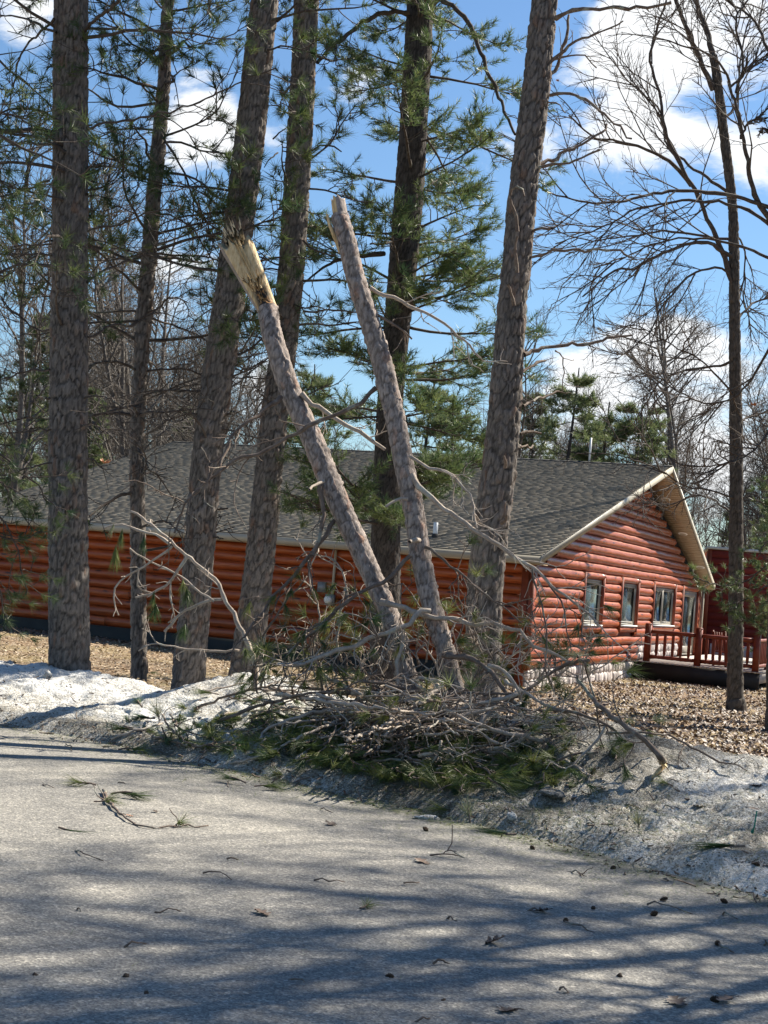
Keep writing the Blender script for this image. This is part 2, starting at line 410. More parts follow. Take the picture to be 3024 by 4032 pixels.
mm, t, b = mat('asphalt_shingle'); v = coords(t, scale=(.9, 3.2, 3.2)); oi = t.nodes.new('ShaderNodeObjectInfo')
c = ramp(t, noise(t, v, 3.0, 4, .7), [(.3, (.13, .115, .095)), (.5, (.235, .21, .172)), (.7, (.37, .33, .265))])
c = mixc(t, .35, c, ramp(t, noise(t, coords(t), 120, 2), [(.3, (.4, .4, .42)), (.7, (1.2, 1.2, 1.2))]), 'MULTIPLY')
t.links.new(c, b.inputs['Base Color']); b.inputs['Roughness'].default_value = .92; b.inputs['Specular IOR Level'].default_value = .1; M['shingle'] = mm
M['ridge'] = simple('ridge_cap', (.05, .048, .045), .9, .2, 5, 60, .4)
M['stone'] = simple('fieldstone', (.50, .44, .41), .8, .3, 7, 30, .7, rnd=.35)
M['mortar'] = simple('mortar', (.26, .24, .225), .95, .2, 10, 60, .5)
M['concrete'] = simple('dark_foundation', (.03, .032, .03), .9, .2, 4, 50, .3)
M['deck_shaded'] = simple('shaded_deck_skirt', (.022, .02, .02), .7, .3, 4, 40, .2)  # shade of the deck front and underside put into the near-black colour
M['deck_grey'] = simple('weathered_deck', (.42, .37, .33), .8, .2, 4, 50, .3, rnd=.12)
M['metal'] = simple('painted_metal', (.22, .23, .24), .45, .1, 5, 40, 0, metal=.3)
M['white'] = simple('white_paint', (.72, .72, .70), .45, .04, 5, 40, 0)
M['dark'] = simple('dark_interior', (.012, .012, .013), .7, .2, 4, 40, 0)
M['blind'] = simple('white_blind', (.34, .36, .37), .7, .05, 5, 40, 0)
M['tan_siding'] = simple('tan_siding', (.52, .45, .33), .6, .08, 5, 40, .1, rnd=.06)
M['roof_grey'] = simple('pale_roof', (.40, .39, .37), .8, .15, 5, 40, .2)
M['green_plastic'] = simple('green_plastic', (.02, .22, .15), .4, .15, 20, 40, 0)
M['cone'] = simple('pine_cone', (.06, .04, .028), .8, .4, 40, 90, .5)
mm, t, b = mat('glass_pane'); b.inputs['Base Color'].default_value = (.015, .018, .02, 1); b.inputs['Roughness'].default_value = .03
b.inputs['Specular IOR Level'].default_value = .6; M['glass'] = mm
mm, t, b = mat('clear_glass')
gl = nd(t, 'ShaderNodeBsdfGlossy', {'Roughness': .02}); tp = nd(t, 'ShaderNodeBsdfTransparent', {'Color': (.75, .8, .8, 1)}); fr = nd(t, 'ShaderNodeFresnel', {'IOR': 1.33})
mx = nd(t, 'ShaderNodeMixShader', {0: nd(t, 'ShaderNodeMath', {0: fr.outputs[0], 1: .5}, operation='MULTIPLY').outputs[0], 1: tp.outputs[0], 2: gl.outputs[0]}); t.links.new(mx.outputs[0], t.nodes['Material Output'].inputs['Surface']); M['pane'] = mm
M['torn'] = simple('torn_wood', (.72, .56, .34), .75, .25, 30, 80, .3)
# broken wood
mm, t, b = mat('splintered_wood'); v = coords(t)
st = nd(t, 'ShaderNodeMapping', {'Vector': v, 'Scale': (40, 40, 5)}).outputs[0]; n = noise(t, st, 1.0, 5, .65); rot = attr(t, 'rot')
c = ramp(t, n, [(.3, (.34, .19, .075)), (.5, (.60, .43, .22)), (.75, (.78, .63, .39))])
c = mixc(t, ramp(t, rot, [(.25, (0, 0, 0)), (.6, (1, 1, 1))]), c, mixc(t, ramp(t, noise(t, v, 22), [(.4, (0, 0, 0)), (.55, (1, 1, 1))]), (.35, .17, .05), (.02, .014, .01)))
t.links.new(c, b.inputs['Base Color']); b.inputs['Roughness'].default_value = .75; bump(t, b, n, .9, .012); M['wood'] = mm
# ------------------------------------------------------------------ terrain
EA = np.array([-3.28, 13.8]); EE = np.array([.7205, -.6934]); EN = np.array([.6934, .7205])
def uv(x, y):
    dx = x - EA[0]; dy = y - EA[1]
    v = dx * EE[0] + dy * EE[1]
    bow = .36 * np.clip(1 - ((v - 3.9) / 4.4) ** 2, 0, 1) + .10 * (vnoise(v * 1.3, v * 0 + 5.5, 31) - .5) + .05 * (vnoise(v * 5, v * 0, 32) - .5)
    return dx * EN[0] + dy * EN[1] - bow, v
def xy(u, v):
    bow = .36 * np.clip(1 - ((v - 3.9) / 4.4) ** 2, 0, 1) + .10 * (vnoise(v * 1.3, v * 0 + 5.5, 31) - .5) + .05 * (vnoise(v * 5, v * 0, 32) - .5)
    return EA[0] + EN[0] * (u + bow) + EE[0] * v, EA[1] + EN[1] * (u + bow) + EE[1] * v
def sstep(a, b, x): t = np.clip((x - a) / (b - a), 0, 1); return t * t * (3 - 2 * t)
def ground_z(x, y):
    u, v = uv(x, y)
    z = -.06 - .30 * sstep(.6, 5, u) - .24 * sstep(7, 24, u)
    d = np.hypot(x, y)
    return z + sstep(1, 4, u) * (.10 * fbm(x * .25, y * .25, 3, 3) + .03 * fbm(x * 1.5, y * 1.5, 3, 4)) + 1.2 * sstep(90, 300, d)
def snow_z(u, v, x, y):
    crest = .54 + .16 * (vnoise(v * .45, v * 0 + 3.3, 8) - .5) + .10 * (vnoise(v * 1.4, v * 0 + 1.3, 9) - .5)
    crest = crest - .30 * (1 - sstep(-.6, 1.2, v)) * sstep(-30, -1, v)
    uc = 2.0 + .5 * (vnoise(v * .5, v * 0 + 9.3, 10) - .5)
    up = .10 * sstep(-.05, .25, u) + (crest - .10) * (sstep(.2, uc, u) * .75 + .25 * np.clip(u / uc, 0, 1))
    dn = 1 - sstep(uc, uc + 2.4, u)
    z = np.where(u < uc, up, crest * dn - .35 * (1 - dn))
    lump = .19 * fbm(x * 1.6, y * 1.6, 4, 12) + .11 * fbm(x * 6, y * 6, 3, 13) + .05 * (vnoise(x * 22, y * 22, 14) - .5)
    ridge = .05 * np.abs(fbm(x * 3, y * 3, 3, 15))
    return z + (lump + ridge) * sstep(-.1, .5, u) * .8 - .05 * (1 - sstep(-.15, .1, u))
def surf(x, y):
    x = np.asarray(x, float); y = np.asarray(y, float)
    u, v = uv(x, y)
    g = np.where(u < .2, 0.0, ground_z(x, y))
    return np.where((u > -.1) & (u < 6) & (v > -24), np.maximum(g, snow_z(u, v, x, y)), g)
def hit(sx, sy, lift=0.0, far=60):
    d = ray(sx, sy); Y = np.concatenate([np.arange(4, 25, .04), np.arange(25, far, .2)])
    P = CAMP + d * Y[:, None]; k = np.argmax(P[:, 2] <= surf(P[:, 0], P[:, 1]) + lift)
    return P[k]
def hitD(x, y, lift=0.0): return hit(x * DS, y * DS, lift)

def axis(lo, hi, a, b, fine, growth=1.18):
    s = list(np.arange(a, b + fine, fine)); st = fine
    while s[-1] < hi: st *= growth; s.append(s[-1] + st)
    st = fine
    while s[0] > lo: st *= growth; s.insert(0, s[0] - st)
    return np.array(s)
def grid_faces(nx, ny):
    i = np.arange(nx * ny).reshape(ny, nx)
    return np.stack([i[:-1, :-1], i[:-1, 1:], i[1:, 1:], i[1:, :-1]], -1).reshape(-1, 4)
gx = axis(-900, 900, -14, 20, .35); gy = axis(-700, 1500, -4, 50, .35)
X, Y = np.meshgrid(gx, gy)
Z = ground_z(X.ravel(), Y.ravel())
u, v = uv(X.ravel(), Y.ravel()); Z = np.where(u < .5, -.06, Z)
g = mk('ground', np.stack([X.ravel(), Y.ravel(), Z], 1), grid_faces(len(gx), len(gy)), None, M['ground'], smooth=True)
tag(g, 'brown leaf-strewn ground round the log house', kind='structure')
vv_ = axis(-90, 90, -6, 14, .5); uu_ = np.linspace(-11.5, .38, 40)
VV, UU = np.meshgrid(vv_, uu_)
bx, by = xy(UU.ravel(), VV.ravel())
r = mk('road', np.stack([bx, by, 0.012 * fbm(bx * .5, by * .5, 2, 77) - .012 * (1 - sstep(-12, -10, UU.ravel()))], 1), grid_faces(len(vv_), len(uu_)), None, M['asphalt'], smooth=True)
tag(r, 'worn grey asphalt road dappled with tree shadows', kind='structure')
va = axis(-24, 30, -3.5, 10.5, .027, 1.12); ua = np.concatenate([np.arange(-.16, 3.4, .027), np.arange(3.4, 5.0, .12)])
VV, UU = np.meshgrid(va, ua); bx, by = xy(UU.ravel(), VV.ravel()); Uf = UU.ravel(); Vf = VV.ravel()
sz = snow_z(Uf, Vf, bx, by)
under = sstep(1.0, 2.6, Vf) * (1 - sstep(6.6, 8.2, Vf))
dirt = (.13 + .16 * (1 - sstep(.1, .7, Uf)) + under * (.16 * (1 - sstep(1.9, 2.8, Uf))) + .34 * (vnoise(Vf * 1.1, Uf * 1.4, 21) - .42) + .20 * (vnoise(Vf * 5, Uf * 5, 22) - .5)
        + .06 * sstep(2.5, 4, Vf) * (1 - sstep(0.2, 1.2, np.abs(Uf - 1.1))) )
dirt = dirt - .03 * (1 - sstep(1.0, 2.0, Vf)) - .10 * sstep(5.6, 7.2, Vf)
sn = mk('snow_bank', np.stack([bx, by, sz], 1), grid_faces(len(va), len(ua)), None, M['snow'], smooth=True, attrs={'dirt': np.clip(dirt, 0, .8)})
tag(sn, 'dirty granular old snow bank ploughed along the road edge', kind='stuff')

# ------------------------------------------------------------------ log house
YAW = math.radians(22.6)
GV = np.array([math.sin(YAW), math.cos(YAW), 0]); NV = np.array([math.cos(YAW), -math.sin(YAW), 0])
HC = atS(2060, 2635, 34.0); ZB = HC[2]; LS = .235
WID, LEN = 19.7, 14.9
ZE = ZB + 2.36; ZR = ZE + 3.2; GZ = -.68
OE, OA = .40, .88            # gable overhang at eave and at apex
TE0, TE1, TM = -.62, WID + .75, WID / 2
house = empty('log_house', (HC[0], HC[1], 0), 'long red-brown log-sided house with grey shingle roof behind the pines', 'house', rz=-YAW)
def HP(sx, sy, o=0.0):
    """point of the photograph on the gable wall -> (t along the wall, z)"""
    d = ray(sx, sy); k = ((HC - CAMP) @ NV + o) / (d @ NV); p = CAMP + d * k - HC
    return p @ GV, p[2] + HC[2]
def LP(sx, sy, tt=0.0):
    d = ray(sx, sy); k = ((HC - CAMP) @ GV + tt) / (d @ GV); p = CAMP + d * k - HC
    return p @ NV, p[2] + HC[2]
def log_mesh(L, z_lo, r0=.118, bulge=.10, round0=False, round1=False, seed=0):
    """one half-round log lying along x from 0 to L, face towards -y"""
    rr = np.random.default_rng(seed); n = max(4, int(L / .26) + 1)
    xs = np.linspace(0, L, n); a = np.linspace(-1.45, 1.45, 7)
    rad = 1 + .09 * (rr.random(n) - .5); zc = .012 * (rr.random(n) - .5)
    if round0: xs = np.insert(xs, 1, .05); rad = np.insert(rad, 0, .72); zc = np.insert(zc, 0, 0); n += 1
    if round1: xs = np.insert(xs, -1, L - .05); rad = np.append(rad, .72); zc = np.append(zc, 0); n += 1
    V = np.stack([np.repeat(xs, 7), (-bulge * np.cos(a)[None] * rad[:, None] * (1 + .06 * rr.normal(size=(n, 7)))).ravel(), (r0 * np.sin(a)[None] * np.minimum(1, rad[:, None] + .06) * .985 + zc[:, None]).ravel()], 1)
    i = np.arange(n * 7).reshape(n, 7)
    F = np.stack([i[:-1, :-1], i[1:, :-1], i[1:, 1:], i[:-1, 1:]], -1).reshape(-1, 4)
    c0 = len(V); V = np.vstack([V, [xs[0], .0, 0], [xs[-1], .0, 0]])
    F3 = [(c0, k + 1, k) for k in range(6)] + [(c0 + 1, (n - 1) * 7 + k, (n - 1) * 7 + k + 1) for k in range(6)]
    return V, F, F3
nlog = 0
def add_log(x0, y0, along, L, z, parent=house, **k):
    """along 'o' (long wall, faces -t) or 't' (gable, faces +o)"""
    global nlog; nlog += 1
    V, F, F3 = log_mesh(L, z, seed=nlog, **k)
    o = mk('log', V, F, F3, M['log'], parent, smooth=True)
    o.location = (x0, y0, z); o.rotation_euler = (0, 0, 0 if along == 'o' else math.pi / 2)
    return o
# solid core just behind the logs
b = MB(); b.box(-LEN, -.03, .03, WID, GZ - .5, ZE + .02); b.build('wall_core', M['trim_red'], house)
cap = MB(); cap.add([(-.03, .03, ZE), (-.03, WID - .03, ZE), (-.03, TM, ZR - .42)], None, [(0, 1, 2)]); cap.build('gable_core', M['trim_red'], house)
# long wall: 11 courses of two logs
for k in range(11):
    z = ZB + LS * (k + .5); cut = -LEN + 4 + 7 * ((k * 37 % 11) / 11)
    if z > ZE - .02: continue
    add_log(-LEN, 0, 'o', cut + LEN - .004, z); add_log(cut + .004, 0, 'o', -cut - .12, z)
# openings on the gable wall measured in the photograph
def span(a, b_): return HP(*a)[0], HP(*b_)[0]
w1 = span((2281, 2357), (2360, 2357)); w2 = span((2430, 2370), (2497, 2380)); w3 = span((2557, 2380), (2645, 2380)); d1 = span((2672, 2400), (2735, 2400))
ztop = HP(2288, 2250)[1]; zbot = HP(2271, 2489)[1]
OPEN = [(w1[0], w1[1], zbot, ztop), (w2[0], w2[1], zbot, ztop), (w3[0], w3[1], zbot + .02, ztop), (d1[0], d1[1], ZB - .2, ztop)]
T_DECK = HP(2492, 2610)[0]
def roof_half(z):      # t range of the wall under the roof at height z
    f = np.clip((z - (ZE - .05)) / (ZR - .3 - ZE + .05), 0, 1); return f * TM, WID - f * TM
k = 0
while True:
    z = ZB + LS * (k + .5)
    if z > ZR - .5: break
    lo, hi = roof_half(z + .1)
    if k < 11 and z < ZE: lo, hi = .12, WID - .1
    if k < 2: hi = T_DECK + .05
    cuts = [(lo, hi)]
    for (a, c, z0, z1) in OPEN:
        if z0 - .03 < z < z1 + .03:
            cuts = [q for (p, r_) in cuts for q in ((p, min(r_, a)), (max(p, c), r_)) if q[1] - q[0] > .08]
    for (a, c) in cuts:
        op = [q for q in OPEN]
        add_log(0, a, 't', c - a, z, round0=a > .3 and z < ztop, round1=c < WID - .5 and z < ztop + .02, bulge=.115)
    k += 1
# corner boards, stone foundation, dark foundation of the long wall
b = MB(); b.box(-.16, .03, -.13, -.01, GZ, ZE - .01); b.build('corner_board', M['trim_red'], house)
b = MB(); b.box(-.01, .125, -.13, .115, ZB - .02, ZE - .01); b.build('corner_board', M['trim_red'], house)
b = MB(); b.box(-.01, .10, WID - .12, WID + .04, -.1, ZE - .01); b.build('corner_board', M['trim_red'], house)
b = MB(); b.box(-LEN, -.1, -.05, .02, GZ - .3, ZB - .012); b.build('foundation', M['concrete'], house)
b = MB(); b.box(-.04, .03, -.05, T_DECK + .2, GZ - .3, ZB - .012); b.box(-.05, .02, T_DECK + .2, d1[0] + .02, -.4, ZB + 2 * LS - .02); b.build('mortar_bed', M['mortar'], house)
def stone_mesh(seed):
    rr = np.random.default_rng(seed); n = 7
    a = np.sort((np.arange(n) + .55 * rr.random(n)) / n * 2 * np.pi)
    rad = .5 * (.86 + .26 * rr.random(n))
    V = [(0.0, np.cos(q) * s, np.sin(q) * s) for q, s in zip(a, rad)] + [(.55 + .2 * rr.random(), np.cos(q) * s * .72, np.sin(q) * s * .72) for q, s in zip(a, rad)] + [(.85 + .2 * rr.random(), .1 * rr.normal(), .1 * rr.normal())]
    F4 = [(i, (i + 1) % n, n + (i + 1) % n, n + i) for i in range(n)]; F3 = [(n + i, n + (i + 1) % n, 2 * n) for i in range(n)]
    return np.array(V), F4, F3
smesh = [mk('stone', *stone_mesh(s), M['stone'], house) for s in range(6)]
for o in smesh: o.location = (-.03, .2, GZ - .3); o.scale = (.03, .05, .05)
def stones(t0, t1, z0, z1, h):
    zc = z0
    while zc < z1 - .05:
        tt = t0 + rng.random() * .1
        hh = h * (.8 + .4 * rng.random())
        while tt < t1:
            w_ = hh * (.55 + .5 * rng.random())
            o = link('stone', smesh[int(rng.integers(6))].data, house); o.location = (.01, tt + w_ / 2, min(zc + hh / 2, z1 - .1))
            o.scale = (.07 + .05 * rng.random(), w_ * 1.12, hh * (1.0 + .12 * rng.random())); o.rotation_euler = (float(rng.normal() * .25), 0, 0)
            tt += w_
        zc += hh * .95
stones(.0, T_DECK + .1, GZ - .02, ZB - .03, .30)
stones(T_DECK + .15, d1[0] - .05, -.12, ZB + 2 * LS - .03, .25)

# windows and door
def opening(idx, kind):
    a, c, z0, z1 = OPEN[idx]
    nm = 'door' if kind == 'door' else 'window'
    x = .02
    tr = MB()
    tw = .075
    s0 = z0 + .20 if kind != 'door' else -.08
    ia, ic, iz = a + tw + .004, c - tw - .004, z1 - .165
    fb = MB(); fw = .05
    fb.box(.0, .05, ia, ia + fw, s0, iz); fb.box(.0, .05, ic - fw, ic, s0, iz); fb.box(.0, .05, ia + fw, ic - fw, iz - fw, iz); fb.box(.0, .05, ia + fw, ic - fw, s0, s0 + fw)
    n = 2 if kind == 'double' else 1
    wpane = (ic - ia - 2 * fw) / n
    for q in range(1, n): fb.box(.002, .052, ia + fw + q * wpane - .03, ia + fw + q * wpane + .03, s0 + fw, iz - fw)
    w = fb.build(nm, M['frame'], house)
    def sub(name, mb, m_): return mb.build(name, m_, w)
    for (ta_, tb_) in ((a, a + tw), (c - tw, c)):
        tr = MB(); tr.box(-.02, .135, ta_, tb_, z0, z1); sub('side_trim', tr, M['trim_red'])
    V, F, F3 = log_mesh(c - a - .01, z1, r0=.09, bulge=.125, seed=90 + idx)
    hd = mk('header', V, F, F3, M['log'], w, smooth=True); hd.location = (.012, a + .005, z1 - .07); hd.rotation_euler = (0, 0, math.pi / 2)
    if kind != 'door':
        V, F, F3 = log_mesh(c - a - .01, z0, r0=.10, bulge=.13, seed=80 + idx)
        hd = mk('sill_log', V, F, F3, M['log'], w, smooth=True); hd.location = (.012, a + .005, z0 + .09); hd.rotation_euler = (0, 0, math.pi / 2)
        sb = MB(); sb.box(.0, .16, a + tw, c - tw, s0 - .035, s0 - .002); sub('sill', sb, M['white'])
    for q in range(n):
        p0 = ia + fw + q * wpane; p1 = p0 + wpane
        sw = .055 if kind != 'door' else .13
        zl = s0 + fw + (.0 if kind != 'door' else 0)
        sb = MB(); e = .034
        sb.box(.006, .04, p0 + e, p0 + e + sw, zl, iz - fw); sb.box(.006, .04, p1 - e - sw, p1 - e, zl, iz - fw)
        sb.box(.006, .04, p0 + e + sw, p1 - e - sw, iz - fw - sw, iz - fw); sb.box(.006, .04, p0 + e + sw, p1 - e - sw, zl, zl + sw + (.12 if kind == 'door' else 0))
        sub('sash', sb, M['frame'])
        pb = MB(); pb.box(.014, .020, p0 + e + sw - .01, p1 - e - sw + .01, zl + sw - .01, iz - fw - sw + .01); sub('pane', pb, M['pane'])
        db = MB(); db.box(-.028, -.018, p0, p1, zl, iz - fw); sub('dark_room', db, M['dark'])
        if kind != 'door' and idx < 2:
            hgt = .45 if idx == 0 else .62
            bb = MB()
            if idx == 0: bb.box(-.014, -.008, p0 + .09, p1 - .09, zl + .05, zl + (iz - zl) * .78)
            else: bb.hexa([(-.014, p0 + .09, zl + .05), (-.008, p0 + .09, zl + .05), (-.008, p1 - .09, zl + .05), (-.014, p1 - .09, zl + .05), (-.014, p0 + .09, zl + .95), (-.008, p0 + .09, zl + .95), (-.008, p1 - .09, zl + .45), (-.014, p1 - .09, zl + .45)])
            sub('blind', bb, M['blind'])
        if kind == 'double' and q == 0:
            bb = MB(); bb.add([(-.012, p0 + .1, zl + .35), (-.012, p0 + .28, zl + .25), (-.012, p0 + .14, zl + .75)], None, [(0, 1, 2)]); sub('white_paper', bb, M['blind'])
    if kind == 'door':
        hb = MB(); hb.box(.04, .09, ia + fw + .05, ia + fw + .08, .80, .95); sub('handle', hb, M['metal'])
opening(0, 'single'); opening(1, 'single'); opening(2, 'double'); opening(3, 'door')

# roof: deck slab, fascia, soffit planks, shingles
SL = (ZR - (ZE + .16)) / (TM - TE0)
def zr(t_): return ZR - SL * abs(t_ - TM)
def oe(t_): return OE + (OA - OE) * (1 - abs(t_ - TM) / (TM - TE0))
ROL = -LEN - .4
rb = MB(); th = .05
for sgn, te in ((0, TE0), (1, TE1)):
    A = [(ROL + .01, te, zr(te) - th), (oe(te) - .01, te, zr(te) - th), (oe(TM) - .01, TM, ZR - th), (ROL + .01, TM, ZR - th)]
    Bq = [(p[0], p[1], p[2] + th) for p in A]
    if sgn == 0: rb.hexa(A + Bq)
    else: rb.hexa([A[3], A[2], A[1], A[0], Bq[3], Bq[2], Bq[1], Bq[0]])
roof = rb.build('roof', M['ridge'], house)
fb = MB(); fb.box(ROL, OE, TE0 - .03, TE0 - .002, ZE - .01, zr(TE0) - .002); fb.build('eave_fascia', M['beige'], house)
fb = MB(); fb.box(ROL, OE - .02, TE0 + .0, -.012, ZE - .03, ZE - .012); fb.build('eave_soffit', M['soffit'], house)
for te in (TE0 - .03, TE1 + .03):
    fb = MB(); h = .155; o0, o1 = oe(te), oe(TM)
    p = [(o0 + .002, te, zr(te) - h), (o0 + .03, te, zr(te) - h), (o1 + .03, TM, ZR - h), (o1 + .002, TM, ZR - h)]
    q = [(a[0], a[1], a[2] + h + .012) for a in p]
    fb.hexa(p + q if te < TM else [p[3], p[2], p[1], p[0], q[3], q[2], q[1], q[0]]); fb.build('rake_fascia', M['beige'], house)
lb = MB(); lb.hexa([(-.02, TE0, zr(TE0) - .18), (oe(TE0), TE0, zr(TE0) - .18), (oe(TM), TM, ZR - .18), (-.02, TM, ZR - .18), (-.02, TE0, zr(TE0) - .16), (oe(TE0), TE0, zr(TE0) - .16), (oe(TM), TM, ZR - .16), (-.02, TM, ZR - .16)]); lb.build('rake_soffit', M['soffit'], house)
npl = 62
for i in range(npl):
    ta = TM + (TE1 - TM) * i / npl; tb = TM + (TE1 - TM) * (i + .95) / npl; dz = .0 if i % 2 else .004
    A = [(-.02, ta, zr(ta) - .175 - dz), (oe(ta), ta, zr(ta) - .175 - dz), (oe(tb), tb, zr(tb) - .175 - dz), (-.02, tb, zr(tb) - .175 - dz)]
    sb = MB(); sb.hexa(A + [(p[0], p[1], p[2] + .012) for p in A]); sb.build('soffit_plank', M['soffit'], house)
for (sx, sy) in ((2622, 1966), (2689, 2102), (2758, 2233)):
    # on the right soffit: march the ray to it
    d = ray(sx, sy); Yk = np.arange(36, 60, .02); P = CAMP + d * Yk[:, None] - np.array([HC[0], HC[1], 0])
    o_ = P @ NV; t_ = P @ GV; zz = ZR - SL * np.abs(t_ - TM) - .185
    ok = np.argmax((t_ > TM) & (P[:, 2] >= zz))
    lb = MB(); a = np.arange(14) * 2 * np.pi / 14
    for (ra, rbv, zo, name_, mt) in ((.16, .11, -.02, 'light_rim', 'white'), (.11, .0, -.008, 'light_lens', 'beige')): 
        pass
    t0, o0 = t_[ok], o_[ok]
    ring = np.stack([o0 + .15 * np.cos(a), t0 + .15 * np.sin(a), zr(t0) - SL * .15 * np.sin(a) - .186], 1); inner = np.stack([o0 + .10 * np.cos(a), t0 + .10 * np.sin(a), zr(t0) - SL * .10 * np.sin(a) - .20], 1)
    V = np.vstack([ring, inner]); F = [(i, (i + 1) % 14, 14 + (i + 1) % 14, 14 + i) for i in range(14)]
    lt = mk('soffit_light', V, F, None, M['white'], house)
    V2 = np.vstack([inner + [0, 0, .004], [o0, t0, zr(t0) - .19]]); mk('lens', V2, None, [(i, (i + 1) % 14, 14) for i in range(14)], M['beige'], lt)
# shingles of the visible slope: wedge tabs, the nearest 300 as single objects
ns_v = []; course = .142 / math.cos(math.atan(SL)); cnum = 0
tabs = []
slope_len = math.hypot(TM - TE0, ZR - zr(TE0)); ct, st_ = (TM - TE0) / slope_len, (ZR - zr(TE0)) / slope_len
nc = int(slope_len / .142)
for c_ in range(nc):
    s_ = c_ * .142; tt = TE0 + s_ * ct; o1 = oe(tt); o0 = ROL; x = o1
    x -= .16 * (c_ % 2) + .1 * random.random()
    prev = o1
    while prev > o0 + .05:
        w_ = .30 * (.8 + .4 * random.random()); nxt = max(o0, (x if prev == o1 and x < o1 - .05 else prev) - (0 if prev == o1 and x < o1 - .05 else w_))
        tabs.append((prev, nxt, s_)); prev = nxt
def tab_verts(a, b_, s_, j=0.0):
    a -= .004; b_ += .004
    zt = .008; f = .026 + .007 * j
    V = []
    for (o_, sg, hgt) in ((a, -.012, 0), (b_, -.012, 0), (b_, .155, 0), (a, .155, 0), (a, -.012, f), (b_, -.012, f), (b_, .155, .003), (a, .155, .003)):
        s2 = s_ + sg; V.append((o_, TE0 + s2 * ct - hgt * st_, zr(TE0) + s2 * st_ + hgt * ct + .002))
    return V
BOX = [(0, 3, 2, 1), (4, 5, 6, 7), (0, 1, 5, 4), (1, 2, 6, 5), (2, 3, 7, 6), (3, 0, 4, 7)]
BOXR = [tuple(reversed(f)) for f in BOX]
near = sorted(range(len(tabs)), key=lambda i: tabs[i][2] * 1.0 - tabs[i][0] * .55)[:300]; nset = set(near)
sb = MB()
for i, (a, b_, s_) in enumerate(tabs):
    if i not in nset: sb.add(tab_verts(a, b_, s_, random.random()), BOXR, cell=random.random())
tag(sb.build('shingles', M['shingle'], roof), kind='stuff')
for i in near:
    a, b_, s_ = tabs[i]; mk('shingle', tab_verts(a, b_, s_, random.random()), BOXR, None, M['shingle'], roof)
rc = MB()
x = oe(TM) + .02
while x > ROL:
    rc.hexa([(x - .31, TM - .16, ZR - .16 * SL + .012), (x, TM - .16, ZR - .16 * SL + .018), (x, TM + .16, ZR - .16 * SL + .018), (x - .31, TM + .16, ZR - .16 * SL + .012),
             (x - .31, TM - .02, ZR + .028), (x, TM - .02, ZR + .038), (x, TM + .02, ZR + .038), (x - .31, TM + .02, ZR + .028)]); x -= .3
rc.build('ridge_cap', M['ridge'], roof)
# vent pipe on the slope, thin pole behind the ridge, electric boxes, conduit, downspout
def slope_hit(sx, sy):
    d = ray(sx, sy); Yk = np.arange(30, 60, .02); P = CAMP + d * Yk[:, None] - np.array([HC[0], HC[1], 0]); o_ = P @ NV; t_ = P @ GV
    k_ = np.argmax(P[:, 2] <= ZR - SL * np.abs(t_ - TM)); return o_[k_], t_[k_], P[k_, 2]
o_, t_, z_ = slope_hit(1712, 2118)
vb = MB(); vb.tube([(o_, t_, z_ - .1), (o_, t_, z_ + .36)], [.055, .055], 12); vp = vb.build('vent_pipe', M['white'], roof, True)
vb = MB(); vb.tube([(o_, t_, z_ - .04), (o_, t_, z_ + .10)], [.09, .07], 12); vb.build('boot', M['ridge'], vp, True)
pb = MB(); pb.tube([(-1.6, TM + .3, ZR - .1), (-1.6, TM + .3, ZR + .75)], [.03, .03], 8); pb.build('vent_stack', M['white'], roof, True)
def wallbox(sx, sy, w_, h_, dpt, name, mt):
    o_, z_ = LP(sx, sy, -.1); bb = MB(); bb.box(o_ - w_ / 2, o_ + w_ / 2, -.10 - dpt, -.09, z_ - h_ / 2, z_ + h_ / 2); return bb.build(name, mt, house), o_, z_
bx_, o_, z_ = wallbox(1271, 2312, .19, .24, .1, 'electric_box', M['metal'])
bx_, o_, z_ = wallbox(1303, 2362, .22, .26, .1, 'meter_box', M['metal'])
mbx = MB(); mbx.tube([(o_, -.2, z_), (o_, -.32, z_)], [.09, .085], 14); mbx.build('meter_dial', M['white'], bx_, True)
wallbox(1366, 2330, .10, .22, .08, 'electric_box', M['metal']); wallbox(1340, 2452, .13, .16, .07, 'electric_box', M['metal'])
o_, z_ = LP(1318, 2240, -.13); cb = MB(); cb.tube([(o_, -.15, ZE - .02), (o_, -.15, z_ - .6)], [.035, .035], 8); cb.build('conduit', M['beige'], house, True)
cb = MB(); cb.box(.14, .21, WID - .02, WID + .06, -.2, ZE + .1); cb.build('downspout', M['beige'], house)

# ------------------------------------------------------------------ deck beside the gable
deck = empty('wooden_deck', (HC[0], HC[1], 0), 'low dark-skirted wooden deck with stained log railing beside the gable end', 'deck', rz=-YAW)
def DPt(sx, sy, z):
    p = atZ(sx, sy, z) - HC; return p @ NV, p @ GV
ZD = -.10
pA = DPt(2545, 2603, ZD); pB = DPt(2733, 2624, ZD); pC = DPt(2957, 2648, ZD)
TD0 = pA[1] - .12; OD1 = pC[0] + .14; TD1 = WID + 2.0
b = MB(); b.box(.14, OD1, TD0, TD0 + .06, GZ + .1, ZD - .035); b.build('skirt_board', M['deck_shaded'], deck)
b = MB(); b.box(OD1 - .06, OD1, TD0 + .065, TD1, ZD - .32, ZD - .035); b.build('rim_board', M['deck_grey'], deck)
x = .16; n_b = 0
while x < OD1:
    b = MB(); b.box(x, min(x + .135, OD1 + .02), TD0 - .025, TD1, ZD - .03, ZD); b.build('floor_board', M['deck_grey'], deck); x += .142
for (tt) in (TD0 + .25, TD0 + 3, TD0 + 6):
    b = MB(); b.tube([(OD1 - .3, tt, GZ - .3), (OD1 - .3, tt, ZD - .04)], [.11, .11], 10); b.build('footing', M['deck_shaded'], deck, True)
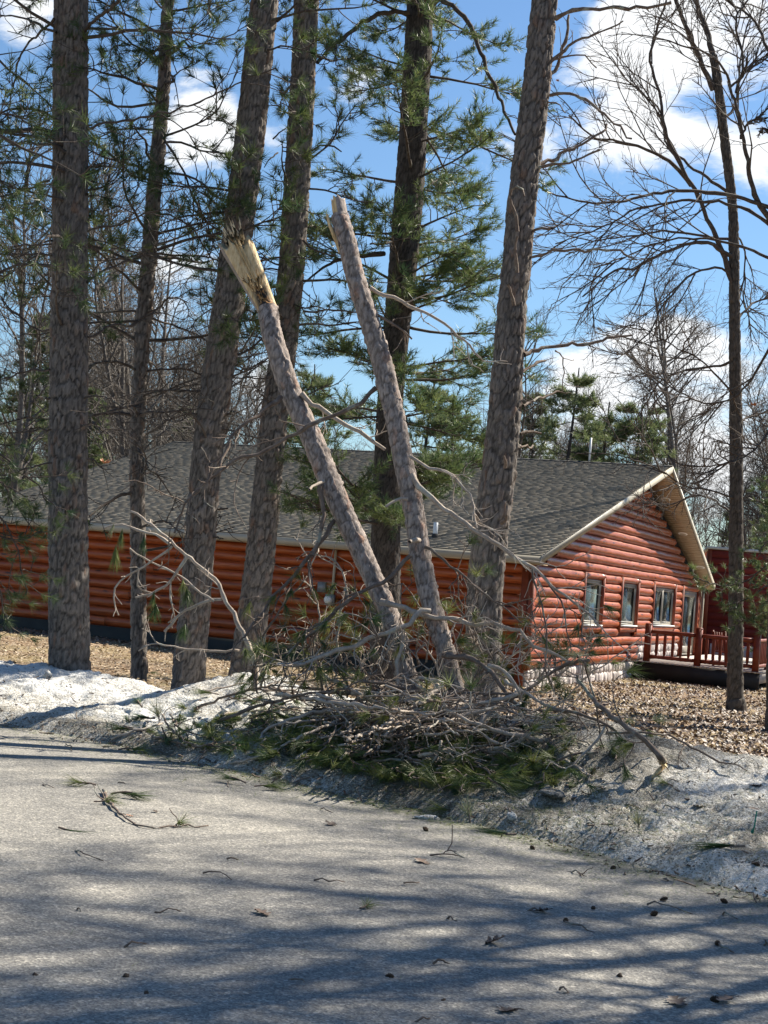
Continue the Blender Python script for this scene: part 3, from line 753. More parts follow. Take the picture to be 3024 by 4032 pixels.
def post(o_, t_, h=1.04):
    b = MB(); w_ = .085
    b.box(o_ - w_, o_ + w_, t_ - w_, t_ + w_, ZD - .03, ZD + h); p = b.build('post', M['rail_red'], deck)
    b = MB(); b.hexa([(o_ - w_ - .01, t_ - w_ - .01, ZD + h), (o_ + w_ + .01, t_ - w_ - .01, ZD + h), (o_ + w_ + .01, t_ + w_ + .01, ZD + h), (o_ - w_ - .01, t_ + w_ + .01, ZD + h), (o_ - .06, t_ - .06, ZD + h + .035), (o_ + .06, t_ - .06, ZD + h + .035), (o_ + .06, t_ + .06, ZD + h + .035), (o_ - .06, t_ + .06, ZD + h + .035)]); b.build('post_cap', M['rail_red'], p)
def rails(p, q, nb):
    p = np.array(p); q = np.array(q); d = nrm(q - p); p = p + d * .09; q = q - d * .09
    for zz in (ZD + .85, ZD + .14):
        b = MB(); n = 8; f = np.linspace(0, 1, n)[:, None]; P = np.hstack([p + (q - p) * f, np.full((n, 1), zz)])
        b.tube(P, .055 + .006 * rng.normal(size=n), 10); b.build('rail', M['rail_red'], deck, True)
    for i in range(nb):
        c_ = p + (q - p) * (i + .75) / (nb + .5); b = MB()
        zs = np.array([ZD + .16, ZD + .2, ZD + .26, ZD + .5, ZD + .74, ZD + .8, ZD + .84]); rr = np.array([.026, .03, .044, .047, .044, .03, .026])
        b.tube(np.stack([np.full(7, c_[0]), np.full(7, c_[1]), zs], 1), rr, 9); b.build('baluster', M['rail_red'], deck, True)
tl = pA[1]
pts = [(pA[0], tl), (pB[0], tl), ((pB[0] + pC[0]) / 2 + .35, tl), (pC[0], tl)]
pts = [(pA[0], tl), (pB[0], tl), (pC[0], tl)]
for p in pts: post(*p)
rails(pts[0], pts[1], 5); rails(pts[1], pts[2], 7)
side = [(pC[0], tl + 2.3), (pC[0], tl + 4.6), (pC[0], tl + 6.9)]
for p in side: post(*p)
rails(pts[2], side[0], 7); rails(side[0], side[1], 7); rails(side[1], side[2], 7)
# rustic chair on the deck
cp = DPt(2790, 2600, ZD)
chair = empty('log_chair', (HC + NV * (pB[0] + .55) + GV * (tl + 1.6))[:2].tolist() + [ZD], 'brown rustic wooden chair standing on the deck behind the railing', 'chair', rz=-YAW + 2.4)
for (x_, y_, h_) in ((-.28, -.26, .42), (.28, -.26, .42), (-.28, .26, 1.02), (.28, .26, 1.02)):
    b = MB(); b.tube([(x_, y_, 0), (x_, y_ + (.1 if h_ > .5 else 0), h_)], [.035, .03], 8); b.build('leg', M['rail_red'], chair, True)
b = MB(); b.box(-.3, .3, -.3, .28, .40, .44); b.build('seat', M['rail_red'], chair)
for i in range(5):
    b = MB(); b.hexa([(-.25 + .11 * i, .27, .45), (-.17 + .11 * i, .27, .45), (-.17 + .11 * i, .29, .45), (-.25 + .11 * i, .29, .45), (-.25 + .11 * i, .36, .98), (-.17 + .11 * i, .36, .98), (-.17 + .11 * i, .38, .98), (-.25 + .11 * i, .38, .98)]); b.build('back_slat', M['rail_red'], chair)
for x_ in (-.31, .31):
    b = MB(); b.box(x_ - .05, x_ + .05, -.3, .3, .60, .63); b.build('armrest', M['rail_red'], chair)

# ------------------------------------------------------------------ buildings beyond
rp = atS(2768, 2500, 60.0)
rbld = empty('red_building', (rp[0], rp[1], 0), 'flat-roofed red board-sided building beyond the log house', 'building', rz=-.18)
zt = atS(2820, 2158, 60.0)[2]
b = MB(); b.box(0, 9, .04, 6, -.6, zt - .06); b.build('wall', M['trim_red'], rbld)
nb = 16
for i in range(nb):
    z0 = -.5 + (zt + .4) * i / nb; z1 = -.5 + (zt + .4) * (i + 1) / nb
    b = MB(); b.hexa([(0, -.02, z0), (9, -.02, z0), (9, .03, z0), (0, .03, z0), (0, .012, z1 - .004), (9, .012, z1 - .004), (9, .03, z1 - .004), (0, .03, z1 - .004)]); b.build('siding_board', M['red_siding'], rbld)
b = MB(); b.box(-.1, 9.1, -.1, 6.1, zt - .05, zt + .05); b.build('roof_edge', M['white'], rbld)
b = MB(); b.box(.3, 9, -.06, -.03, -.6, .15); b.build('stone_skirt', M['stone'], rbld)
b = MB(); b.box(-.05, .12, -.05, .04, -.5, zt - .06); b.build('corner_board', M['trim_red'], rbld)
gp = atS(2950, 2520, 72.0)
gar = empty('tan_garage', (gp[0], gp[1], 0), 'small tan-sided garage with pale roof at the far right', 'garage', rz=-.15)
z0 = -.7; ze = atS(2960, 2420, 72.0)[2]
b = MB(); b.box(0, 7, .03, 6, z0, ze); b.build('wall', M['tan_siding'], gar)
for i in range(10):
    a_ = z0 + (ze - z0) * i / 10; c_ = z0 + (ze - z0) * (i + 1) / 10
    b = MB(); b.hexa([(0, -.02, a_), (7, -.02, a_), (7, .028, a_), (0, .028, a_), (0, .01, c_ - .005), (7, .01, c_ - .005), (7, .028, c_ - .005), (0, .028, c_ - .005)]); b.build('siding_board', M['tan_siding'], gar)
b = MB(); b.hexa([(-.3, -.4, ze - .05), (7.3, -.4, ze - .05), (7.3, 3, ze + 1.2), (-.3, 3, ze + 1.2), (-.3, -.4, ze + .05), (7.3, -.4, ze + .05), (7.3, 3, ze + 1.3), (-.3, 3, ze + 1.3)]); b.build('roof', M['roof_grey'], gar)
b = MB(); b.hexa([(-.3, 3, ze + 1.2), (7.3, 3, ze + 1.2), (7.3, 6.4, ze - .05), (-.3, 6.4, ze - .05), (-.3, 3, ze + 1.3), (7.3, 3, ze + 1.3), (7.3, 6.4, ze + .05), (-.3, 6.4, ze + .05)]); b.build('roof', M['roof_grey'], gar)
b = MB(); b.box(.9, 1.8, -.06, -.03, z0, ze - .15); b.build('door', M['dark'], gar)
# ------------------------------------------------------------------ tree tools
def mkp(name, V, F4, F3, mt, root, smooth=True, attrs=None, kind=None):
    o = mk(name, np.asarray(V) - np.array(root.location), F4, F3, mt, root, smooth, attrs)
    if kind: o['kind'] = kind
    return o
def bark_geo(P, R, cw, ch, amp, step=.022, seg=.017, seed=0, flare=0.0, flake=0.0):
    L = np.linalg.norm(np.diff(P, axis=0), axis=1).sum(); n = max(4, int(L / step))
    Q = resample(np.hstack([P, np.asarray(R)[:, None]]), n); C = Q[:, :3]; r = Q[:, 3]
    r0 = float(np.median(r)); sides = int(np.clip(2 * np.pi * r.max() / seg, 12, 100))
    s = np.linspace(0, L, n)
    if flare: r = r * (1 + flare * np.exp(-s / .28))
    ncell = max(4, int(round(2 * np.pi * r0 / cw)))
    A = np.arange(sides) / sides * ncell
    AA, SS = np.meshgrid(A, s); w = 1.3 * fbm(AA * 1.3, SS / ch * 1.3, 4, seed + 5)
    f1, f2, idr = worley(AA + w, SS / ch + .5 * w, seed, ncell)
    e = f2 - f1
    disp = amp * (sstep(.04, .34, e) - .6 + .9 * (idr - .5) * sstep(.05, .3, e)) + amp * .8 * fbm(AA * 4, SS / ch * 5, 2, seed + 2) + r0 * .10 * fbm(AA / ncell * 3 + 7, SS * .8, 2, seed + 3)
    if flake: disp = disp + flake * sstep(.5, .8, fbm(AA * .7, SS / ch * .7, 2, seed + 9) + .5) * (vnoise(AA * 3, SS / ch * 4, seed) - .2)
    V, F = tubes(C[None], r[None], sides)
    V = V.reshape(n, sides, 3); V = C[:, None] + (V - C[:, None]) * (1 + disp / r[:, None])[..., None]
    return V.reshape(-1, 3), F, {'crack': ((1 - sstep(.02, .26, e)) * (.5 + .5 * vnoise(AA * .8, SS / ch * .8, seed + 4))).ravel(), 'cell': (idr * .42).ravel()}, C, r
def axisP(ptsD, wD, Y, top=None, base=True):
    P = np.array([atD(x, y, Y) for x, y in ptsD]); R = np.array([w * DS / FPX * Y / 2 for w in wD])
    o = np.argsort(P[:, 2]); P, R = P[o], R[o]
    if base:
        gz = float(ground_z(P[0, 0], P[0, 1])) - .12
        d = (P[0] - P[1]) / (P[0, 2] - P[1, 2]); B = P[0] + d * (gz - P[0, 2]); P = np.vstack([B, P]); R = np.append(R[0] * 1.02, R)
    if top:
        d = nrm(P[-1] - P[-3]); h = top - P[-1, 2]
        if h > .5:
            for f in (.35, .7, 1.0):
                P = np.vstack([P, P[-1] + d * h * .34]); R = np.append(R, R[len(R) - 1] * (.85 if f < 1 else .3))
    return P, R
def sub_at(P, z):
    return np.array([np.interp(z, P[:, 2], P[:, i]) for i in range(3)]).T if np.ndim(z) else np.array([np.interp(z, P[:, 2], P[:, i]) for i in range(3)])
class Twigs:
    """collects batches of polylines and writes them as one mesh"""
    def __init__(s): s.V = []; s.F = []; s.n = 0
    def add(s, P, r0, r1, sides=4):
        if not len(P): return P
        K = P.shape[1]; f = np.linspace(0, 1, K)
        R = np.asarray(r0).reshape(-1, 1) * (1 - f) + np.asarray(r1).reshape(-1, 1) * f
        R = np.broadcast_to(R, P.shape[:2])
        V, F = tubes(P, R, sides); s.V.append(V); s.F.append(F + s.n); s.n += len(V); return P
    def put(s, name, mt, root, kind=None):
        return mkp(name, np.vstack(s.V), np.vstack(s.F), None, mt, root, True, None, kind)
def hand(ptsD, Y0, Y1, wig=.012, n=None, r=None):
    r = r or rng
    k = len(ptsD); P = np.array([atD(x, y, Y0 + (Y1 - Y0) * i / max(1, k - 1)) for i, (x, y) in enumerate(ptsD)])
    L = np.linalg.norm(np.diff(P, axis=0), axis=1).sum(); n = n or max(5, int(L / .07))
    P = resample(P, n); J = r.normal(0, wig, P.shape); J[0] = 0; J = (J + np.roll(J, 1, 0) * .5); J[0] = 0; return P + J
def wr(w, Y): return w * DS / FPX * Y / 2
def limb_tube(tw, P, r0, r1, sides=7, knob=.12):
    n = len(P); f = np.linspace(0, 1, n); R = (r0 + (r1 - r0) * f ** .8) * (1 + knob * rng.normal(size=n) * .5 + knob * (rng.random(n) < .15))
    V, F = tubes(P[None], R[None], sides); tw.V.append(V); tw.F.append(F + tw.n); tw.n += len(V)
    return P
def K(P, k=10): return resample(P, k, False)[None]

def red_pine_crown(tw, nd_, axis, zs, length, rr, elev=(.0, .35), az=None, sec=5, ter=3, tuft=34, dead=False, nlen=.16, taper=True, w=.0075, droop=.02):
    n = len(zs); pos = sub_at(axis, zs)
    a = rr.random(n) * 2 * np.pi if az is None else az; el = elev[0] + (elev[1] - elev[0]) * rr.random(n)
    d = np.stack([np.cos(a) * np.cos(el), np.sin(a) * np.cos(el), np.sin(el)], 1)
    L = length * (.65 + .6 * rr.random(n))
    A = grow(pos, d, L, 9, .13, (0, 0, -droop), rr); tw.add(A, L * .0085 + .006, .006, 6)
    p, q, t, pi = children(A, sec, .3, 1.0, .85, rr); B = grow(p, q, L[pi] * (.22 + .2 * rr.random(len(p))) * (1.15 - .5 * t), 6, .17, (0, 0, .07), rr); tw.add(B, .0075, .0042, 4)
    p, q, t, pi = children(B, ter, .3, .95, .8, rr); Cc = grow(p, q, .16 + .22 * rr.random(len(p)), 4, .18, (0, 0, .10), rr); tw.add(Cc, .0048, .0034, 4)
    if dead: return
    for X in (A, B, Cc):
        keep = rr.random(len(X)) < .92; X = X[keep]
        if len(X): nd_.append(needles(X[:, -1], X[:, -1] - X[:, -2], tuft, nlen, 1.15, w, rr, .09))
def put_needles(nd_, name, mt, root, kind='stuff'):
    if not nd_: return
    V = []; F = []; A = []; n = 0
    for v, f, a in nd_: V.append(v); F.append(f + n); A.append(a); n += len(v)
    return mkp(name, np.vstack(V), None, np.vstack(F), mt, root, False, {'rnd': np.concatenate(A)}, kind)

# ------------------------------------------------------------------ the standing pines in front of the house
def pine(name, label, ptsD, wD, Y, mt, top, cell=(.048, .17, .017), seed=0, group=None, cat='pine tree', step=.022):
    P, R = axisP(ptsD, wD, Y, top)
    root = empty(name, P[0], label, cat, group)
    V, F, at, C, r = bark_geo(P, R, *cell, seed=seed, flare=.18, step=step)
    mkp('trunk', V, F, None, M[mt], root, True, at)
    return root, np.vstack([C]), r
GP = 'pines standing along the snow bank'
T = {}
T[1] = pine('red_pine', 'straight thick red pine at the far left, trunk rising out of the snow bank', [(153, -20), (151, 500), (147, 1000), (149, 1440)], (72, 76, 82, 86), 17.0, 'bark', 15, seed=1, group=GP)
T[2] = pine('red_pine', 'thin leaning dark pine just right of the thick left pine', [(364, -20), (352, 200), (326, 500), (298, 900), (298, 1200), (300, 1430)], (24, 27, 33, 31, 31, 33), 18.6, 'bark', 13, seed=2, group=GP)
T[3] = pine('red_pine', 'right-leaning red pine with the splintered trunk top crossing in front of it', [(574, -20), (539, 300), (514, 500), (487, 700), (449, 963), (429, 1213), (407, 1463)], (60, 62, 63, 66, 64, 64, 70), 18.0, 'bark', 16, seed=3, group=GP)
T[4] = pine('red_pine', 'grey-brown red pine rising behind the left broken trunk, right of the leaning pine', [(663, -20), (656, 150), (647, 300), (635, 500), (618, 700), (586, 963), (561, 1213), (532, 1440)], (50, 51, 54, 55, 55, 58, 62, 68), 18.6, 'bark', 16, seed=4, group=GP)
T[5] = pine('white_pine', 'dark-barked white pine with layered green boughs behind the right broken trunk', [(910, -20), (895, 250), (877, 500), (858, 700), (841, 900), (834, 1125), (832, 1300), (835, 1470)], (57, 60, 63, 57, 57, 62, 66, 70), 20.2, 'bark_dark', 15, cell=(.04, .15, .010), seed=5, group=GP)
T[6] = pine('red_pine', 'stout red pine in front of the house corner, with dead stubs and one curled stub', [(1179, -20), (1157, 200), (1132, 400), (1113, 600), (1102, 713), (1084, 963), (1052, 1213), (1042, 1413), (1038, 1490)], (55, 59, 61, 62, 63, 72, 76, 78, 82), 17.0, 'bark', 16, seed=6, group=GP)

rr = np.random.default_rng(21)
# thick left pine: stubs, limbs reaching both ways
root, C, R = T[1]; tw = Twigs(); nd_ = []
H1 = [([(122, 70), (75, 48), (30, 34), (-20, 30)], 7, 3), ([(117, 40), (85, 75), (50, 110), (25, 200), (15, 260)], 6, 3), ([(114, 288), (60, 280), (0, 284), (-40, 290)], 12, 8),
      ([(142, 330), (110, 308), (60, 292), (-20, 282)], 9, 5), ([(108, 390), (50, 410), (-20, 425)], 5, 3), ([(138, 432), (90, 418), (30, 408), (-15, 398)], 6, 3),
      ([(112, 552), (60, 548), (-20, 556)], 5, 3), ([(112, 520), (50, 530), (-20, 545)], 5, 2.5), ([(180, 70), (205, 42), (245, 15), (270, -20)], 9, 6),
      ([(187, 420), (190, 380), (200, 360), (225, 352)], 10, 4), ([(188, 278), (240, 265), (310, 253), (350, 248), (425, 220), (525, 175), (590, 150)], 6, 3), ([(190, 500), (250, 488), (310, 462), (380, 450)], 5, 3),
      ([(188, 610), (225, 585), (290, 558), (350, 545)], 6, 3), ([(190, 728), (240, 705), (290, 700), (350, 660)], 6, 3), ([(108, 798), (60, 800), (0, 822), (-20, 830)], 5, 2.5), ([(182, 860), (215, 855), (250, 870), (290, 890)], 5, 2),
      ([(110, 928), (60, 932), (0, 935)], 4, 2), ([(175, 920), (205, 915), (225, 935)], 6, 3), ([(188, 992), (205, 995), (220, 1010)], 4, 2), ([(112, 1000), (60, 1010), (10, 1025), (-20, 1030)], 4, 2),
      ([(150, 770), (146, 740), (130, 722), (112, 715), (60, 700), (0, 640)], 9, 3), ([(107, 860), (80, 858)], 6, 3)]
for i, (p, a, c) in enumerate(H1):
    tl = Twigs(); Pp = hand(p, 16.8, 16.8 + rr.uniform(-1.2, 1.2), .010); limb_tube(tl, Pp, wr(a, 17), wr(c, 17))
    if len(p) > 2:
        A = K(Pp); L = np.linalg.norm(Pp[-1] - Pp[0]); q, d, t, pi = children(A, 6 if L > .5 else 3, .25, 1, .8, rr)
        B = grow(q, d, L * (.18 + .25 * rr.random(len(q))), 6, .2, (0, 0, .02), rr); tl.add(B, .007, .004)
        q, d, t, pi = children(B, 2, .3, 1, .8, rr); Cc = grow(q, d, .12 + .25 * rr.random(len(q)), 4, .2, (0, 0, .05), rr); tl.add(Cc, .0045, .003)
        if i in (0, 1, 2, 3, 4, 5, 10):
            for X in (B, Cc):
                X = X[rr.random(len(X)) < .7]; nd_.append(needles(X[:, -1], X[:, -1] - X[:, -2], 30, .15, 1.1, .006, rr))
    tl.put('limb', M['limb_dark'], root)
zs = np.sort(rr.uniform(4.0, 14, 26)); red_pine_crown(tw, nd_, C, zs, 2.0, rr, tuft=26)
tw.put('branches', M['limb_dark'], root, 'stuff'); put_needles(nd_, 'needles', M['needle'], root)
# thin pine: a twiggy living crown
root, C, R = T[2]; tw = Twigs(); nd_ = []
zs = np.concatenate([rr.uniform(3.2, 5.4, 9), rr.uniform(5.0, 12.5, 36)]); red_pine_crown(tw, nd_, C, zs, 1.7, rr, sec=6, ter=2, tuft=40)
zs = rr.uniform(1.6, 4.6, 16); red_pine_crown(tw, nd_, C, zs, 1.2, rr, sec=5, ter=2, dead=True)
for p, a, c in [([(283, 1065), (250, 1075), (220, 1095), (192, 1115)], 8, 5), ([(340, 220), (315, 190), (275, 170), (235, 145)], 6, 3), ([(350, 290), (375, 330), (405, 395), (440, 470), (465, 540)], 6, 3), ([(330, 452), (380, 470), (425, 505), (455, 560)], 5, 3)]:
    tl = Twigs(); Pp = hand(p, 18.5, 18.0, .01); limb_tube(tl, Pp, wr(a, 18), wr(c, 18)); A = K(Pp); q, d, t, pi = children(A, 5, .3, 1, .8, rr); B = grow(q, d, .3 + .3 * rr.random(len(q)), 5, .2, (0, 0, .05), rr); tl.add(B, .006, .004); tl.put('limb', M['limb_dark'], root)
    nd_.append(needles(B[:, -1], B[:, -1] - B[:, -2], 34, .15, 1.1, .006, rr))
tw.put('branches', M['limb_dark'], root, 'stuff'); put_needles(nd_, 'needles', M['needle'], root)
# leaning pine and its neighbour
for k_, zlo, nlv, nde in ((3, 3.8, 24, 16), (4, 4.2, 18, 14)):
    root, C, R = T[k_]; tw = Twigs(); nd_ = []
    zs = np.concatenate([rr.uniform(zlo, 5.8, 5), rr.uniform(5.5, 14.5, nlv - 6)]); red_pine_crown(tw, nd_, C, zs, 1.4, rr, sec=6, ter=2, tuft=38)
    zs = rr.uniform(2.6, 6.5, nde); red_pine_crown(tw, nd_, C, zs, .8, rr, sec=4, ter=2, dead=True)
    HH = {3: [([(545, 690), (560, 660), (575, 620)], 6, 3), ([(598, 45), (625, 20), (640, 5)], 7, 4), ([(520, 760), (540, 730), (555, 700)], 5, 2), ([(490, 895), (500, 890)], 6, 5), ([(470, 1100), (492, 1099)], 5, 4), ([(462, 1160), (482, 1164)], 4, 3), ([(590, 300), (610, 280), (625, 275)], 4, 2)],
          4: [([(668, 328), (690, 315), (720, 318), (740, 328)], 5, 3), ([(600, 330), (585, 340), (570, 360)], 4, 2), ([(672, 135), (685, 120)], 4, 3), ([(655, 672), (720, 671), (770, 673)], 5, 3), ([(655, 520), (690, 545), (720, 552)], 5, 3)]}[k_]
    for p, a, c in HH:
        tl = Twigs(); Pp = hand(p, 18.0, 17.6, .008); limb_tube(tl, Pp, wr(a, 18), wr(c, 18)); tl.put('limb', M['limb_dark'], root)
    tw.put('branches', M['limb_dark'], root, 'stuff'); put_needles(nd_, 'needles', M['needle'], root)
# white pine: whorled layered boughs, soft needles
root, C, R = T[5]; tw = Twigs(); nd_ = []
def white_boughs(C, zs, length, rr, tw, nd_, az=None, sec=9, ter=4, n=24, nl=.115, droop=.012, dens=1.0, w=.0085):
    k_ = len(zs); pos = sub_at(C, zs); a = rr.random(k_) * 2 * np.pi if az is None else az; el = rr.uniform(-.10, .25, k_)
    d = np.stack([np.cos(a) * np.cos(el), np.sin(a) * np.cos(el), np.sin(el)], 1); L = length * (.7 + .5 * rr.random(k_))
    A = grow(pos, d, L, 9, .07, (0, 0, .01), rr); tw.add(A, L * .009 + .006, .006, 6)
    p, q, t, pi = children(A, sec, .3, 1, .8, rr); q[:, 2] *= .35; B = grow(p, q, L[pi] * (.20 + .16 * rr.random(len(p))) * (1.25 - .6 * t), 6, .12, (0, 0, .02), rr); tw.add(B, .007, .004)
    p, q, t, pi = children(B, ter, .3, 1, .7, rr); q[:, 2] = q[:, 2] * .5 + .15; Cc = grow(p, q, .14 + .2 * rr.random(len(p)), 4, .12, (0, 0, .05), rr); tw.add(Cc, .004, .003, 3)
    for X in (A, B, Cc):
        X = X[rr.random(len(X)) < dens]
        nd_.append(needles(X[:, -1], X[:, -1] - X[:, -2] + [0, 0, .02], n, nl, 1.0, w, rr, .14))
        nd_.append(needles(X[:, -2], X[:, -1] - X[:, -2] + [0, 0, .02], n // 2, nl, 1.1, w, rr, .12))
lv = np.array([2.45, 2.65, 3.15, 3.7, 4.35, 5.0, 5.6, 6.2, 6.9, 7.6, 8.4, 9.2, 10, 11, 12, 13])
zs = np.concatenate([np.full(6, z) + rr.normal(0, .09, 6) for z in lv]); L = np.where(zs < 10, 1.85, 1.2) * rr.uniform(.6, 1.15, len(zs))
white_boughs(C, zs, L, rr, tw, nd_, sec=9, ter=4, n=24, dens=.92)
for p, a, c in [([(885, 26), (829, 27), (790, 45), (750, 75), (710, 108), (683, 137)], 11, 8), ([(930, 15), (950, 0), (1000, 35), (1030, 85), (1050, 145), (1075, 200), (1095, 250), (1114, 290)], 12, 6),
                ([(830, 548), (790, 552), (760, 556), (720, 566), (690, 585), (650, 612)], 13, 3), ([(910, 555), (960, 548), (1000, 568), (1030, 600), (1045, 606)], 8, 4), ([(860, 520), (800, 530)], 7, 4), ([(895, 660), (870, 640)], 5, 3)]:
    tl = Twigs(); Pp = hand(p, 20.0, 19.4, .012); limb_tube(tl, Pp, wr(a, 20), wr(c, 20)); A = K(Pp); q, d, t, pi = children(A, 6, .2, 1, .8, rr); B = grow(q, d, .25 + .3 * rr.random(len(q)), 5, .2, (0, 0, 0), rr); tl.add(B, .006, .004); tl.put('limb', M['limb_dark'], root)
tw.put('branches', M['limb_dark'], root, 'stuff'); put_needles(nd_, 'needles', M['needle_wp'], root)
# stout pine: dead limbs on the right
root, C, R = T[6]; tw = Twigs(); nd_ = []
H6 = [([(1172, 192), (1185, 165), (1199, 145), (1212, 115), (1220, 75), (1227, 36)], 11, 6), ([(1190, 132), (1230, 100), (1280, 75), (1345, 48)], 9, 3), ([(1200, 40), (1225, 25), (1255, 20), (1355, 18), (1450, 12)], 10, 6),
      ([(1188, 206), (1225, 200), (1280, 225), (1330, 270), (1362, 304)], 8, 4), ([(1148, 382), (1170, 355), (1200, 340), (1270, 305), (1312, 269)], 9, 5), ([(1150, 368), (1185, 358), (1230, 350), (1295, 325)], 7, 4),
      ([(1148, 502), (1170, 493), (1195, 490)], 7, 5), ([(1146, 556), (1180, 548), (1220, 542), (1320, 540), (1377, 560)], 7, 4), ([(1132, 766), (1160, 755), (1195, 750), (1280, 735), (1365, 725)], 10, 5),
      ([(1200, 758), (1212, 768), (1217, 783), (1215, 848)], 4, 2), ([(1112, 820), (1125, 805), (1145, 795), (1175, 780)], 9, 6), ([(1130, 876), (1150, 867), (1170, 863), (1210, 848)], 7, 4), ([(1124, 937), (1145, 932), (1170, 930)], 6, 4), ([(1120, 968), (1150, 963)], 5, 4),
      ([(1190, 120), (1200, 130), (1230, 118), (1260, 122), (1290, 145)], 5, 3), ([(1150, 205), (1200, 225), (1220, 245)], 4, 2)]
for i, (p, a, c) in enumerate(H6):
    tl = Twigs(); Pp = hand(p, 16.95, 16.95 + rr.uniform(-.8, .8), .012); limb_tube(tl, Pp, wr(a, 17), wr(c, 17), knob=.2)
    if len(p) > 3:
        A = K(Pp); q, d, t, pi = children(A, 3, .3, 1, .7, rr); B = grow(q, d, .10 + .22 * rr.random(len(q)), 5, .25, (0, 0, 0), rr); tl.add(B, .005, .003)
    tl.put('limb', M['branch'], root)
for p in ([(1117, 500), (1115, 465), (1100, 430), (1103, 412), (1117, 402), (1128, 410), (1132, 425)], [(1117, 590), (1113, 545), (1116, 510)], [(1110, 660), (1104, 630), (1098, 615)], [(1090, 1010), (1094, 1000), (1088, 985)], [(1082, 1130), (1092, 1122), (1094, 1112)]):
    tl = Twigs(); Pp = hand(p, 16.72, 16.62, .004); limb_tube(tl, Pp, wr(9, 17), wr(5, 17), knob=.25); tl.put('stub', M['branch'], root)
zs = rr.uniform(9.5, 15, 12); red_pine_crown(tw, nd_, C, zs, 1.9, rr, tuft=26)
tw.put('branches', M['branch'], root, 'stuff'); put_needles(nd_, 'needles', M['needle'], root)

# a pine bough hanging into the left edge from a pine standing outside the frame
P, R = axisP([(-150, 0), (-150, 700), (-150, 1440)], (60, 66, 72), 15.5, 14)
root = empty('red_pine', P[0], 'red pine just outside the left edge whose green boughs hang before the house', 'pine tree', GP)
V, F, at, C, r = bark_geo(P, R, .055, .13, .01, seed=9, step=.05, seg=.04); mkp('trunk', V, F, None, M['bark'], root, True, at)
tw = Twigs(); nd_ = []
for p in ([(-150, 960), (-60, 1000), (10, 1050), (50, 1110)], [(-150, 1000), (-60, 1060), (0, 1120), (40, 1200), (60, 1290)], [(-150, 1040), (-70, 1100), (0, 1160), (45, 1170), (90, 1150)], [(-150, 900), (-60, 940), (0, 980), (70, 1040), (110, 1085)], [(-150, 1090), (-60, 1150), (-10, 1240), (10, 1310), (20, 1350)],
          [(-150, 300), (-60, 330), (0, 390), (60, 410)], [(-150, 180), (-60, 210), (20, 250), (80, 255)], [(-150, 500), (-40, 470), (40, 440)]):
    tl = Twigs(); Pp = hand(p, 15.5, 15.9, .012); limb_tube(tl, Pp, wr(7, 15), wr(3, 15)); tl.put('limb', M['limb_dark'], root); A = K(Pp); q, d, t, pi = children(A, 7, .35, 1, .8, rr); B = grow(q, d, .2 + .3 * rr.random(len(q)), 5, .2, (0, 0, .0), rr); tw.add(B, .006, .004)
    q, d, t, pi = children(B, 2, .3, 1, .8, rr); Cc = grow(q, d, .1 + .15 * rr.random(len(q)), 4, .2, (0, 0, .0), rr); tw.add(Cc, .004, .003)
    for X in (A, B, Cc): nd_.append(needles(X[:, -1], X[:, -1] - X[:, -2], 36, .14, 1.05, .005, rr))
zs = rr.uniform(5, 14, 20); red_pine_crown(tw, nd_, C, zs, 1.8, rr, tuft=24)
tw.put('branches', M['limb_dark'], root, 'stuff'); put_needles(nd_, 'needles', M['needle'], root)

# ------------------------------------------------------------------ bare oaks on the right
def twiggy(tw, A, lens, rr, n=(6, 5, 4), rad=(.014, .007, .0045), wig=.17, trop=(0, 0, .03), spread=.75):
    L = np.asarray(lens) * np.ones(len(A)); X = A
    for lvl in range(3):
        p, q, t, pi = children(X, n[lvl], .15 if lvl else .25, 1.0, spread, rr)
        Ln = L[pi] * (.30 + .32 * rr.random(len(p))) * (1.15 - .45 * t)
        X = grow(p, q, Ln, (7, 5, 4)[lvl], wig, trop, rr); L = Ln
        tw.add(X, rad[lvl] * (.7 + .5 * rr.random(len(X))), rad[lvl] * .45, (5, 4, 3)[lvl])
def oak(label, Y, stems, limbs, seed, group, gz=True):
    rr = np.random.default_rng(seed); trunks = []
    P, R = axisP(*stems[0], Y, None); root = empty('bare_oak', P[0], label, 'oak tree', group)
    V, F, at, C, r = bark_geo(P, R, .07, .22, .016, seed=seed, step=.035, seg=.03, flare=.12); mkp('trunk', V, F, None, M['bark_oak'], root, True, at)
    for p, a, c, dy in limbs:
        tw = Twigs()
        Pp = hand(p, Y, Y + dy, .012, n=max(6, int(len(p) * 4)), r=rr); limb_tube(tw, Pp, wr(a * .82, Y), wr(c * .8, Y), 8, .10)
        A = K(Pp, 12); L = np.linalg.norm(Pp[-1] - Pp[0]); twiggy(tw, A, min(L, 3.8), rr, (9, 5, 4), (.016, .009, .006), .11, (0, 0, .015), .62)
        tw.put('limb', M['limb_dark'], root)
    return root
OG = 'bare oaks at the right'
